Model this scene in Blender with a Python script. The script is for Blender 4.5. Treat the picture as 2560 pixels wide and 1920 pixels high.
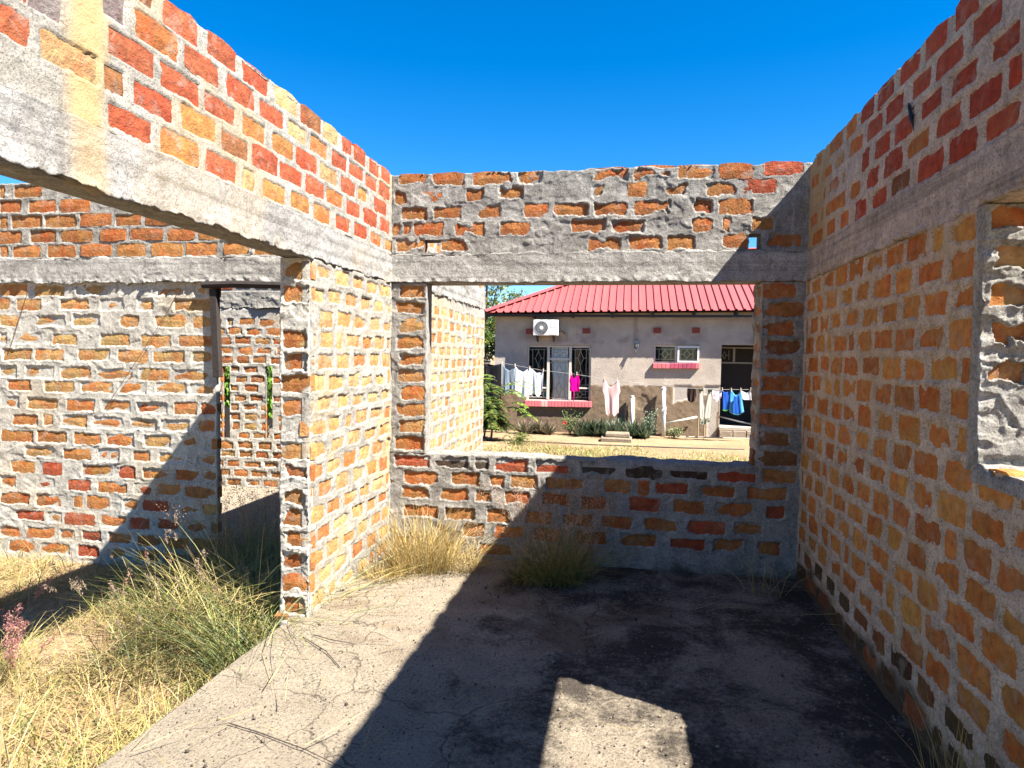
import bpy, math, random
import numpy as np
from mathutils import Matrix, Vector, Euler

# ------------------------------------------------------------------ scene, camera, light
for o in list(bpy.data.objects): bpy.data.objects.remove(o)
S = bpy.context.scene
COL = S.collection
PI = math.pi
EYE = (0.0, 0.0, 1.5562)
FWD = Vector((-0.16936554, 0.9846388, -0.04244701))
RGT = Vector((0.98530159, 0.17013852, 0.01528619))
UPV = Vector((-0.02227324, 0.03923415, 0.99898177))
cam = bpy.data.cameras.new('camera')
cam.sensor_width = 36.0
cam.sensor_fit = 'HORIZONTAL'
cam.lens = 1657.01 / 2560 * 36
cam.clip_start = 0.05
cam.clip_end = 1200
camo = bpy.data.objects.new('camera', cam)
COL.objects.link(camo)
camo.matrix_world = Matrix(((RGT.x, UPV.x, -FWD.x, EYE[0]), (RGT.y, UPV.y, -FWD.y, EYE[1]),
                            (RGT.z, UPV.z, -FWD.z, EYE[2]), (0, 0, 0, 1)))
S.camera = camo

SUN = Vector((0.786, -0.32, 1.0)).normalized()      # towards the sun
sun_el = math.asin(SUN.z)
sun_az = math.atan2(SUN.x, SUN.y)
W = bpy.data.worlds.new('World'); S.world = W; W.use_nodes = True
nt = W.node_tree
bg = nt.nodes['Background']
sky = nt.nodes.new('ShaderNodeTexSky'); sky.sky_type = 'NISHITA'; sky.sun_disc = False
sky.sun_elevation = sun_el; sky.sun_rotation = sun_az
sky.altitude = 1100; sky.air_density = 1.0; sky.dust_density = 0.0; sky.ozone_density = 3.0
hs = nt.nodes.new('ShaderNodeHueSaturation'); hs.inputs['Saturation'].default_value = 1.44
hs.inputs['Hue'].default_value = 0.503
nt.links.new(sky.outputs[0], hs.inputs['Color']); nt.links.new(hs.outputs[0], bg.inputs['Color'])
bg.inputs['Strength'].default_value = 0.05
sl = bpy.data.lights.new('sun', 'SUN'); sl.energy = 5.0; sl.angle = math.radians(0.5); sl.color = (1.0, 0.94, 0.85)
so = bpy.data.objects.new('sun', sl); COL.objects.link(so)
so.rotation_euler = SUN.to_track_quat('Z', 'Y').to_euler(); so.location = (20, -8, 30)
S.view_settings.view_transform = 'Standard'
S.view_settings.look = 'None'
S.view_settings.exposure = 2.3
S.view_settings.gamma = 1.0
S.view_settings.use_curve_mapping = False

# ------------------------------------------------------------------ measured layout (metres)
XL, XR, YB = -1.81, 1.226, 4.933
ZT, ZB, ZBT, ZS = 2.92, 2.11, 2.315, 0.793
YJ = 3.586
TL = 0.18
GZ = -0.28
AL = 0.74          # scales surface colours down, so shade comes out deeper at this exposure
def al(c, k=1.0): return tuple(x*AL*k for x in c)
K = 0.013          # slight slope of the neighbouring house

# ------------------------------------------------------------------ helpers
def mat(name):
    m = bpy.data.materials.new(name); m.use_nodes = True
    return m, m.node_tree, m.node_tree.nodes['Principled BSDF']
def N(t, typ, **kw):
    n = t.nodes.new(typ)
    for k, v in kw.items(): setattr(n, k, v)
    return n
def L(t, a, b): t.links.new(a, b)
def noise(t, vec, scale, detail=4, rough=.55, dist=0):
    n = N(t, 'ShaderNodeTexNoise'); n.inputs['Scale'].default_value = scale
    n.inputs['Detail'].default_value = detail; n.inputs['Roughness'].default_value = rough
    n.inputs['Distortion'].default_value = dist
    L(t, vec, n.inputs['Vector']); return n.outputs['Fac']
def ramp(t, fac, stops):
    r = N(t, 'ShaderNodeValToRGB'); e = r.color_ramp.elements
    while len(e) < len(stops): e.new(.5)
    for q, (p, c) in zip(e, stops):
        q.position = p; q.color = (c[0], c[1], c[2], 1) if hasattr(c, '__len__') else (c, c, c, 1)
    L(t, fac, r.inputs[0]); return r.outputs[0]
def mix(t, fac, a, b, mode='MIX'):
    m = N(t, 'ShaderNodeMix', data_type='RGBA', blend_type=mode)
    for s, v in ((m.inputs[0], fac), (m.inputs[6], a), (m.inputs[7], b)):
        if hasattr(v, 'links'): L(t, v, s)
        elif hasattr(v, '__len__'): s.default_value = (v[0], v[1], v[2], 1)
        else: s.default_value = v
    return m.outputs[2]
def math_(t, op, a, b=0.0):
    m = N(t, 'ShaderNodeMath', operation=op)
    for s, v in zip(m.inputs, (a, b)):
        if hasattr(v, 'links'): L(t, v, s)
        else: s.default_value = v
    return m.outputs[0]
def pos(t, scale=None):
    g = N(t, 'ShaderNodeNewGeometry').outputs['Position']
    if scale is None: return g
    m = N(t, 'ShaderNodeMapping'); m.inputs['Scale'].default_value = scale
    L(t, g, m.inputs[0]); return m.outputs[0]
def attr(t, name, out='Fac'):
    a = N(t, 'ShaderNodeAttribute', attribute_name=name); return a.outputs[out]
def bump(t, b, h, dist=.005, strength=1.0):
    n = N(t, 'ShaderNodeBump'); n.inputs['Distance'].default_value = dist; n.inputs['Strength'].default_value = strength
    L(t, h, n.inputs['Height']); L(t, n.outputs[0], b.inputs['Normal'])
def simple(name, c, rough=.7, metal=0, var=.12, vs=9, bmp=.0, bs=60, spec=.4):
    m, t, b = mat(name); p = pos(t)
    c = al(c); f = noise(t, p, vs, 5)
    col = mix(t, f, [max(0, x*(1-var*1.6)) for x in c], [min(1, x*(1+var*1.6)) for x in c])
    L(t, col, b.inputs['Base Color']); b.inputs['Roughness'].default_value = rough; b.inputs['Metallic'].default_value = metal
    b.inputs['Specular IOR Level'].default_value = spec
    if bmp: bump(t, b, noise(t, p, bs, 4), bmp)
    return m

# value noise on numpy arrays
def vn(u, v, scale, seed):
    u = np.asarray(u)/scale; v = np.asarray(v)/scale
    iu = np.floor(u).astype(np.int64); iv = np.floor(v).astype(np.int64)
    fu = u-iu; fv = v-iv; fu = fu*fu*(3-2*fu); fv = fv*fv*(3-2*fv)
    def h(a, b):
        x = (a*374761393 + b*668265263 + seed*1442695041) & 0xffffffff
        x = ((x ^ (x >> 13))*1274126177) & 0xffffffff
        x = x ^ (x >> 16)
        return (x & 0xffff)/65535.0
    a = h(iu, iv)*(1-fu)+h(iu+1, iv)*fu
    b = h(iu, iv+1)*(1-fu)+h(iu+1, iv+1)*fu
    return (a*(1-fv)+b*fv)*2-1
def fbm(u, v, scale, seed, oct=3, g=.5):
    s = 0; a = 1; tot = 0
    for i in range(oct):
        s = s+a*vn(u, v, scale/2**i, seed+17*i); tot += a; a *= g
    return s/tot
def sstep(x, a, b):
    x = np.clip((x-a)/(b-a), 0, 1); return x*x*(3-2*x)

def link(o, parent=None):
    COL.objects.link(o)
    if parent is not None:
        o.parent = parent
        o.location = Vector(o.location)-Vector(parent.location)
    return o
def thing(name, label, cat, loc=(0, 0, 0), group=None):
    o = bpy.data.objects.new(name, None); o.empty_display_size = .1
    COL.objects.link(o); o.location = loc
    o['label'] = label; o['category'] = cat
    if group: o['group'] = group
    return o
def tag(o, label=None, cat=None, group=None, kind=None):
    if label: o['label'] = label
    if cat: o['category'] = cat
    if group: o['group'] = group
    if kind: o['kind'] = kind
    return o
def np_mesh(name, V, F, attrs=None, smooth=False):
    V = np.asarray(V, np.float32); F = np.asarray(F, np.int32)
    me = bpy.data.meshes.new(name); n = F.shape[1]
    me.vertices.add(len(V)); me.vertices.foreach_set('co', V.ravel())
    me.loops.add(F.size); me.loops.foreach_set('vertex_index', F.ravel())
    me.polygons.add(len(F)); me.polygons.foreach_set('loop_start', np.arange(0, F.size, n, dtype=np.int32))
    me.polygons.foreach_set('loop_total', np.full(len(F), n, np.int32))
    if smooth: me.polygons.foreach_set('use_smooth', np.ones(len(F), bool))
    for k, a in (attrs or {}).items():
        a = np.asarray(a, np.float32)
        if a.ndim == 1:
            at = me.attributes.new(k, 'FLOAT', 'POINT'); at.data.foreach_set('value', a)
        else:
            at = me.attributes.new(k, 'FLOAT_COLOR', 'POINT')
            at.data.foreach_set('color', np.c_[a, np.ones(len(a), np.float32)].ravel().astype(np.float32))
    me.update(calc_edges=True); return me
def mk(name, me, m, parent=None, loc=(0, 0, 0), rot=(0, 0, 0)):
    o = bpy.data.objects.new(name, me); o.location = loc; o.rotation_euler = rot
    if m: me.materials.append(m)
    return link(o, parent)
class MB:
    """collects simple shapes, builds one mesh"""
    def __init__(s): s.v = []; s.f = []
    def box(s, a, b, jit=0, rng=None):
        i = len(s.v)
        for x in (a[0], b[0]):
            for y in (a[1], b[1]):
                for z in (a[2], b[2]):
                    q = (x, y, z)
                    if jit: q = tuple(c+rng.uniform(-jit, jit) for c in q)
                    s.v.append(q)
        s.f += [(i, i+1, i+3, i+2), (i+4, i+6, i+7, i+5), (i, i+4, i+5, i+1), (i+2, i+3, i+7, i+6), (i, i+2, i+6, i+4), (i+1, i+5, i+7, i+3)]
        return s
    def tube(s, pts, r, n=8, cap=True):
        pts = [Vector(p) for p in pts]; rs = r if hasattr(r, '__len__') else [r]*len(pts)
        rings = []
        for k, p in enumerate(pts):
            d = (pts[min(k+1, len(pts)-1)]-pts[max(k-1, 0)]).normalized()
            a = d.cross(Vector((0, 0, 1)));
            if a.length < .1: a = d.cross(Vector((0, 1, 0)))
            a.normalize(); b = a.cross(d).normalized(); i = len(s.v); rings.append(i)
            for j in range(n):
                t = 2*PI*j/n; q = p+(a*math.cos(t)+b*math.sin(t))*rs[k]; s.v.append(tuple(q))
        for a, b in zip(rings, rings[1:]):
            for j in range(n): s.f.append((a+j, a+(j+1) % n, b+(j+1) % n, b+j))
        if cap: s.f.append(tuple(rings[0]+j for j in range(n))[::-1]); s.f.append(tuple(rings[-1]+j for j in range(n)))
        return s
    def bar(s, a, b, w, h):
        """square bar from a to b"""
        a = Vector(a); b = Vector(b); d = (b-a).normalized()
        p = d.cross(Vector((0, 1, 0)))
        if p.length < .1: p = d.cross(Vector((1, 0, 0)))
        p.normalize(); q = p.cross(d).normalized(); i = len(s.v)
        for c in (a, b):
            for u, v in ((-1, -1), (1, -1), (1, 1), (-1, 1)): s.v.append(tuple(c+p*u*w/2+q*v*h/2))
        s.f += [(i, i+3, i+2, i+1), (i+4, i+5, i+6, i+7)]+[(i+j, i+(j+1) % 4, i+4+(j+1) % 4, i+4+j) for j in range(4)]
        return s
    def poly(s, pts):
        i = len(s.v); s.v += [tuple(p) for p in pts]; s.f.append(tuple(range(i, i+len(pts)))); return s
    def build(s, name, m, parent=None, smooth=False, bevel=0):
        me = bpy.data.meshes.new(name); me.from_pydata(s.v, [], s.f)
        if smooth:
            for p in me.polygons: p.use_smooth = True
        me.update()
        import bmesh
        bm = bmesh.new(); bm.from_mesh(me); bmesh.ops.recalc_face_normals(bm, faces=bm.faces[:])
        if bevel: bmesh.ops.bevel(bm, geom=bm.edges[:], offset=bevel, segments=1, affect='EDGES')
        bm.to_mesh(me); bm.free()
        if parent is not None:
            pl = parent.location if parent.parent is None else parent.location+parent.parent.location
            if parent.parent is None: me.transform(Matrix.Translation(-Vector(parent.location)))
        o = bpy.data.objects.new(name, me); me.materials.append(m); COL.objects.link(o)
        if parent is not None: o.parent = parent
        return o

# ------------------------------------------------------------------ materials
def brick_material():
    m, t, b = mat('fired_clay_brick'); p = pos(t)
    oi = N(t, 'ShaderNodeObjectInfo')
    f = noise(t, p, 22, 6, .65)
    c = mix(t, ramp(t, f, [(.3, .62), (.5, 1.0), (.72, 1.35)]), (0, 0, 0), oi.outputs['Color'])
    c2 = mix(t, 1.0, oi.outputs['Color'], ramp(t, f, [(.25, .55), (.5, .95), (.75, 1.3)]), 'MULTIPLY')
    hv = ramp(t, noise(t, p, 8, 4, .6), [(.34, (1.05, .72, .62)), (.5, (1, 1, 1)), (.68, (1.02, 1.16, 1.1))])
    c2 = mix(t, 1.0, c2, hv, 'MULTIPLY')
    c2 = mix(t, ramp(t, noise(t, p, 5.5, 5, .7), [(.60, 0), (.74, .55)]), c2, (.075, .04, .028))
    spots = ramp(t, noise(t, p, 95, 3), [(.60, 0), (.70, 1)])
    c3 = mix(t, math_(t, 'MULTIPLY', spots, .55), c2, (.10, .055, .03))
    film = ramp(t, noise(t, p, 13, 6, .6, .6), [(.54, 0), (.68, .7)])
    c4 = mix(t, film, c3, mix(t, .45, al((.36, .33, .28)), oi.outputs['Color']))
    L(t, c4, b.inputs['Base Color']); b.inputs['Roughness'].default_value = .92; b.inputs['Specular IOR Level'].default_value = .2
    v = N(t, 'ShaderNodeTexVoronoi'); v.inputs['Scale'].default_value = 90; L(t, p, v.inputs['Vector'])
    pit = ramp(t, v.outputs['Distance'], [(.0, 0), (.28, 1)])
    h = math_(t, 'ADD', math_(t, 'MULTIPLY', noise(t, p, 48, 7, .7), 1.5), math_(t, 'MULTIPLY', math_(t, 'MULTIPLY', pit, noise(t, p, 20, 2)), .6))
    bump(t, b, h, .011, .9)
    return m
def mortar_material(name, lo, hi, white=.35, bd=.006, cast=False):
    m, t, b = mat(name); p = pos(t); lo = al(lo); hi = al(hi)
    f = noise(t, p, 7, 6, .62, .4)
    c = mix(t, ramp(t, f, [(.3, 0), (.7, 1)]), lo, hi)
    streak = ramp(t, noise(t, pos(t, (26, 26, 1.6)), 1.0, 4), [(.58, 0), (.70, white)])
    c = mix(t, streak, c, al((.50, .48, .44)))
    c = mix(t, 1.0, c, ramp(t, noise(t, p, 18, 6, .7, .8), [(.30, .62), (.5, 1.0), (.72, 1.22)]), 'MULTIPLY')
    grit = ramp(t, noise(t, p, 120, 4, .7), [(.36, .5), (.48, 1), (.7, 1.18)])
    c = mix(t, 1.0, c, grit, 'MULTIPLY')
    if cast:
        bd_ = ramp(t, noise(t, pos(t, (.5, .5, 26)), 1.0, 3, .6), [(.36, .70), (.5, 1.0), (.66, 1.10)])
        c = mix(t, 1.0, c, bd_, 'MULTIPLY')
        c = mix(t, ramp(t, noise(t, pos(t, (7, 7, .9)), 1.0, 5, .65), [(.56, 0), (.70, .55)]), c, al((.16, .14, .11)))
        vo = N(t, 'ShaderNodeTexVoronoi'); vo.inputs['Scale'].default_value = 55; L(t, p, vo.inputs['Vector'])
        c = mix(t, math_(t, 'MULTIPLY', ramp(t, vo.outputs['Distance'], [(.10, 1), (.2, 0)]), ramp(t, noise(t, p, 6, 2), [(.5, 0), (.6, .8)])), c, al((.08, .07, .06)))
    c = mix(t, attr(t, 'stain'), c, mix(t, f, al((.38, .26, .11)), al((.48, .35, .18))))
    c = mix(t, attr(t, 'dirt_shade'), c, (.045, .032, .02))
    L(t, c, b.inputs['Base Color']); b.inputs['Roughness'].default_value = .95; b.inputs['Specular IOR Level'].default_value = .15
    h = math_(t, 'ADD', noise(t, p, 40, 8, .72, .5), math_(t, 'MULTIPLY', noise(t, p, 150, 4, .7), .45))
    bump(t, b, h, bd*1.5, .9)
    return m
M_BRICK = brick_material()
M_MORT = mortar_material('grey_cement_mortar', (.20, .187, .165), (.37, .352, .318))
M_MORT_W = mortar_material('pale_cement_mortar', (.24, .222, .19), (.385, .362, .32), .5)
M_MORT_R = mortar_material('warm_mortar_bounce_lift', (.40, .325, .245), (.58, .485, .385), .3)  # lightened to replace bounce light the shaded right wall lacks
M_MORT_L = mortar_material('cream_mortar_sun_lift', (.40, .37, .315), (.56, .53, .465), .4, .004)  # paler copy, brightened to stand in for sun on grazed faces
M_BEAM_R = mortar_material('shade_lifted_concrete', (.36, .30, .235), (.52, .445, .365), .2, .006, True)  # concrete copy lightened to make up for the right wall's shade
M_BEAM = mortar_material('cast_concrete', (.29, .275, .245), (.42, .40, .365), .2, .006, True)
M_BEAM_W = mortar_material('pale_cast_concrete', (.24, .232, .216), (.355, .345, .328), .3, .006, True)
PAL = {'r': (0.37, 0.088, 0.038), 'o': (0.43, 0.17, 0.052), 't': (0.43, 0.27, 0.125), 'b': (0.24, 0.1, 0.04), 'g': (0.21, 0.161, 0.154), 'd': (0.07, 0.049, 0.035), 'n': (0.38, 0.145, 0.045), 'y': (0.47, 0.255, 0.095), 'p': (0.322, 0.098, 0.07), 'Y': (0.52, 0.235, 0.062), 'O': (0.5, 0.185, 0.045), 'R': (0.4, 0.075, 0.03), 'M': (0.085, 0.055, 0.025), 'T': (0.47, 0.295, 0.13)}  # capitals R, O, Y are brightened to replace missing bounce light in shade

# ------------------------------------------------------------------ bricks and rendered wall faces
def brick_meshes(n=26):
    out = []; rng = random.Random(5)
    for k in range(n):
        nx, nz = 5, 3; V = []; F = []
        for j in range(nz):
            for i in range(nx):
                x = i/(nx-1)-.5; z = j/(nz-1)-.5; edge = i in (0, nx-1) or j in (0, nz-1)
                corner = i in (0, nx-1) and j in (0, nz-1)
                x2 = x*(1-(.05 if corner else 0))+rng.uniform(-.022, .022); z2 = z*(1-(.14 if corner else 0))+rng.uniform(-.05, .05)
                V.append((x2, rng.uniform(-.0022, .0022)+(.004 if edge else 0), z2))
        for j in range(nz-1):
            for i in range(nx-1): a = j*nx+i; F.append((a, a+1, a+nx+1, a+nx))
        ring = [i for i in range(nx)]+[nx*2-1]+[nx*3-1-i for i in range(nx)]+[nx]
        base = len(V)
        for r in ring: V.append((V[r][0]*1.03, .06, V[r][2]*1.05))
        m = len(ring)
        for q in range(m): F.append((ring[q], base+q, base+(q+1) % m, ring[(q+1) % m]))
        me = bpy.data.meshes.new('brick'); me.from_pydata(V, [], F); me.update(); me.materials.append(M_BRICK); out.append(me)
    return out
BM = brick_meshes()
RB = random.Random(11)
def shade(c, rng, v=.16):
    k = 1+rng.uniform(-v, v*.8); h = rng.uniform(-.12, .12)
    return (min(1, c[0]*k), min(1, c[1]*k*(1+h)), min(1, c[2]*k*(1+h)), 1)
def put_brick(th, O, rz, ua, ub, za, zb, c, proud=0.0, depth=1.0):
    o = bpy.data.objects.new('brick', RB.choice(BM))
    R = Matrix.Rotation(rz, 3, 'Z'); p = Vector(O)+R @ Vector(((ua+ub)/2, -proud, (za+zb)/2))
    o.location = p; o.rotation_euler = (RB.uniform(-.02, .02), RB.uniform(-.03, .03), rz+RB.uniform(-.012, .012))
    sx = -1 if RB.random() < .5 else 1
    o.scale = (ub-ua, depth, zb-za)
    o.color = shade(al(PAL[c]), RB)
    link(o, th); return o
def seg(breaks, res):
    out = [breaks[0]]
    for a, b in zip(breaks, breaks[1:]):
        n = max(1, int(round((b-a)/res))); out += list(np.linspace(a, b, n+1)[1:])
    return np.array(out)
def face(th, name, O, rz, u0, u1, z0, z1, bricks, m, holes=(), res=.008, seed=1, t0=.004, warp=.006, smear=0.0, sthr=.1,
         hm=.003, rough=.003, rag_lo=0, rag_hi=0, stain=None, dirt_shade=None, proud=(-.003, .004), rx=None, topdepth=None, lump=0, lump_w=.06, place=True, depth=-.014, ewarp=(), vstr=1.0):
    us = seg(sorted({u0, u1, *[h[0] for h in holes if u0 < h[0] < u1], *[h[1] for h in holes if u0 < h[1] < u1]}), res)
    zs = seg(sorted({z0, z1, *[h[2] for h in holes if z0 < h[2] < z1], *[h[3] for h in holes if z0 < h[3] < z1]}), res)
    us = np.concatenate([[us[0]], us, [us[-1]]]); zs = np.concatenate([[zs[0]], zs, [zs[-1]]])
    U, Z = np.meshgrid(us, zs)
    w = warp*.62
    U2 = U+w*vn(U, Z, .055, seed)+w*.75*vn(U, Z, .019, seed+3)
    Z2 = Z+w*vn(U, Z, .06, seed+5)+w*.8*vn(U, Z, .017, seed+7)
    M = np.full(U.shape, -1.0)
    for q in bricks:
        ua, ub, za, zb = q[:4]; mg = .03
        i0, i1 = np.searchsorted(us, (ua-mg, ub+mg)); j0, j1 = np.searchsorted(zs, (za-mg, zb+mg))
        if i1 <= i0 or j1 <= j0: continue
        a = U2[j0:j1, i0:i1]; b = Z2[j0:j1, i0:i1]
        dx = np.minimum(a-ua, ub-a); dz = np.minimum(b-za, zb-b); r = .007
        sd = np.where((dx < r) & (dz < r), r-np.hypot(np.maximum(r-dx, 0), np.maximum(r-dz, 0)), np.minimum(dx, dz))
        M[j0:j1, i0:i1] = np.maximum(M[j0:j1, i0:i1], sd)
    t = np.full(U.shape, t0)
    if smear: t = t+smear*np.maximum(0, fbm(U*vstr, Z, .20, seed+11, 4)-sthr)
    s = sstep(M-t, 0, .006)
    uu_ = U+.03*vn(U, Z, .12, seed+25); zz_ = Z+.02*vn(U, Z, .09, seed+26)
    plates = 0.0
    for k_, (sc, am) in enumerate(((.30, 1.0), (.17, .8), (.10, .55))):
        q = fbm(uu_*.7, zz_*1.15, sc, seed+31+5*k_, 3, .5)
        plates = plates+am*(sstep(q, .08, .105)-.5*sstep(-q, .12, .145)+.25*q)
    h = hm+rough*(plates*.8+.35*fbm(U, Z, .06, seed+21, 3, .55)+.16*vn(U, Z, .022, seed+23))
    # mortar squeezed out right beside the brick edges
    h = h+rough*.5*np.exp(-((M-t)+.004)**2/(.006**2))*(.3+.7*(vn(U, Z, .05, seed+41) > -.1))
    if lump:
        e = np.minimum(Z-z0 if rag_lo else 9, 9); h = h+lump*np.exp(-e/lump_w)*np.maximum(0, fbm(U, Z, .045, seed+51, 3, .7)+.25)
    d = h*(1-s)+depth*s
    Zw = Z.copy()
    if rag_lo:
        r = rag_lo*fbm(us, us*0+.3, .10, seed+61, 4, .65); Zw = Zw+r[None, :]*(1-(Z-z0)/(z1-z0))**3
    if rag_hi:
        r = rag_hi*fbm(us, us*0+.7, .14, seed+63, 4, .6); Zw = Zw+r[None, :]*((Z-z0)/(z1-z0))**24
    for ue, am, ea, eb in ewarp:
        q = am*fbm(zs, zs*0+ue, .11, seed+71, 4, .6)*((zs > ea) & (zs < eb)); U = U+q[:, None]*np.exp(-np.abs(U-ue)/.03)
    d[0, :] = d[-1, :] = -.045; d[:, 0] = d[:, -1] = -.045
    keep = np.ones((len(zs)-1, len(us)-1), bool)
    cu = (us[1:]+us[:-1])/2; cz = (zs[1:]+zs[:-1])/2
    for hh in holes:
        keep &= ~((cu[None, :] > hh[0]) & (cu[None, :] < hh[1]) & (cz[:, None] > hh[2]) & (cz[:, None] < hh[3]))
    nu = len(us); jj, ii = np.nonzero(keep); a = jj*nu+ii
    F = np.c_[a, a+1, a+nu+1, a+nu]
    V = np.c_[U.ravel(), -d.ravel(), Zw.ravel()]
    st = np.zeros(U.size) if stain is None else np.clip(stain(U, Z), 0, 1).ravel()
    di = np.zeros(U.size) if dirt_shade is None else np.clip(dirt_shade(U, Z), 0, 1).ravel()
    me = np_mesh(name, V, F, {'stain': st, 'dirt_shade': di}, smooth=True)
    o = mk(name, me, m, th, O, rx if rx else (0, 0, rz))
    if place:
        for q in bricks:
            ua, ub, za, zb, c = q[:5]
            put_brick(th, O, rz, ua-.006, ub+.006, za-.006, zb+.006, c, RB.uniform(*proud))
    return o
def rows_from(data, h=.078, dz=0):
    rng = random.Random(len(data)); out = []
    for a, b, z, c in data:
        k = h*rng.uniform(.9, 1.08); e = rng.uniform(-.006, .006)
        out.append((a, b, z-k/2+e+dz, z+k/2+e+dz, c))
    return out
def bond(u0, u1, zs, ln=.215, gap=.042, h=.075, pal='oy', seed=1, jit=.02, shr=.012, holes=(), drop=0.0):
    rng = random.Random(seed); out = []
    for k, z in enumerate(zs):
        u = u0-(ln+gap)*(.5*(k % 2)+rng.uniform(0, .12))
        while u < u1:
            l = ln*rng.uniform(.86, 1.08)
            if rng.random() < .06: l *= .5
            a, b = max(u0, u), min(u1, u+l); u += l+gap*rng.uniform(.7, 1.4)
            if b-a < .05 or rng.random() < drop: continue
            hh = h*rng.uniform(.82, 1.12); e = rng.uniform(-.007, .007)
            a += rng.uniform(0, shr); b -= rng.uniform(0, shr)
            if any(b > q[0] and a < q[1] and z+hh/2 > q[2]+.01 and z-hh/2 < q[3]-.01 for q in holes):
                # trim against openings
                cut = False
                for q in holes:
                    if b > q[0] and a < q[1] and z+hh/2 > q[2]+.01 and z-hh/2 < q[3]-.01:
                        if a < q[0]-.05: b = q[0]-.004
                        elif b > q[1]+.05: a = q[1]+.004
                        else: cut = True
                if cut or b-a < .05: continue
            out.append((a, b, z-hh/2+e, z+hh/2+e, rng.choice(pal)))
    return out
def core(th, O, rz, boxes, m, name='wall_core'):
    """solid middle of a wall: boxes (u0,u1,v0,v1,z0,z1), v into the wall"""
    mb = MB()
    R = Matrix.Rotation(rz, 3, 'Z')
    for u0, u1, v0, v1, z0, z1 in boxes: mb.box((u0, v0, z0), (u1, v1, z1))
    mb.v = [tuple(Vector(O)+R @ Vector(v)) for v in mb.v]
    o = mb.build(name, m, th)
    me = o.data
    for k in ('stain', 'dirt_shade'): me.attributes.new(k, 'FLOAT', 'POINT')
    return o
LEFT_UP=[(2.241, 2.313, 2.888, 'b'), (2.368, 2.584, 2.888, 'r'), (2.651, 2.874, 2.888, 'r'), (2.904, 3.152, 2.888, 'r'), (3.204, 3.452, 2.888, 't'), (3.473, 3.726, 2.888, 'b'), (3.75, 3.976, 2.888, 't'), (4.017, 4.171, 2.888, 'r'), (4.201, 4.417, 2.888, 'r'), (4.467, 4.674, 2.888, 'r'), (4.692, 4.901, 2.888, 'r'), (1.801, 1.944, 2.767, 'o'), (2.067, 2.168, 2.767, 'g'), (2.217, 2.457, 2.767, 'o'), (2.496, 2.728, 2.767, 'r'), (2.789, 3.011, 2.767, 'r'), (3.051, 3.296, 2.767, 'r'), (3.334, 3.547, 2.767, 't'), (3.59, 3.823, 2.767, 'o'), (3.874, 4.101, 2.767, 'r'), (4.13, 4.371, 2.767, 'r'), (4.403, 4.623, 2.767, 'r'), (4.659, 4.884, 2.767, 'r'), (1.68, 1.768, 2.64, 'r'), (1.769, 1.9, 2.64, 'g'), (2.086, 2.315, 2.64, 'r'), (2.35, 2.594, 2.64, 'r'), (2.625, 2.859, 2.64, 'r'), (2.91, 3.117, 2.64, 'o'), (3.178, 3.402, 2.64, 'o'), (3.432, 3.669, 2.64, 'r'), (3.716, 3.952, 2.64, 't'), (4.006, 4.233, 2.64, 'r'), (4.279, 4.437, 2.64, 'o'), (4.572, 4.809, 2.64, 'r'), (1.678, 1.776, 2.513, 'r'), (1.807, 2.046, 2.513, 't'), (2.064, 2.165, 2.513, 'b'), (2.21, 2.422, 2.513, 'r'), (2.471, 2.713, 2.513, 'o'), (2.747, 2.963, 2.513, 'b'), (2.994, 3.231, 2.513, 'r'), (3.25, 3.495, 2.513, 'r'), (3.537, 3.776, 2.513, 'r'), (3.801, 4.034, 2.513, 'o'), (4.09, 4.312, 2.513, 'r'), (4.375, 4.627, 2.513, 'r'), (4.681, 4.889, 2.513, 'r'), (2.083, 2.308, 2.388, 'r'), (2.353, 2.586, 2.388, 'o'), (2.635, 2.872, 2.388, 'r'), (2.917, 3.026, 2.388, 't'), (3.092, 3.315, 2.388, 'o'), (3.363, 3.592, 2.388, 'o'), (3.637, 3.864, 2.388, 'o'), (3.929, 4.148, 2.388, 'r'), (4.207, 4.441, 2.388, 'r'), (4.508, 4.72, 2.388, 'o'), (4.795, 4.951, 2.388, 'o')]
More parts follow.
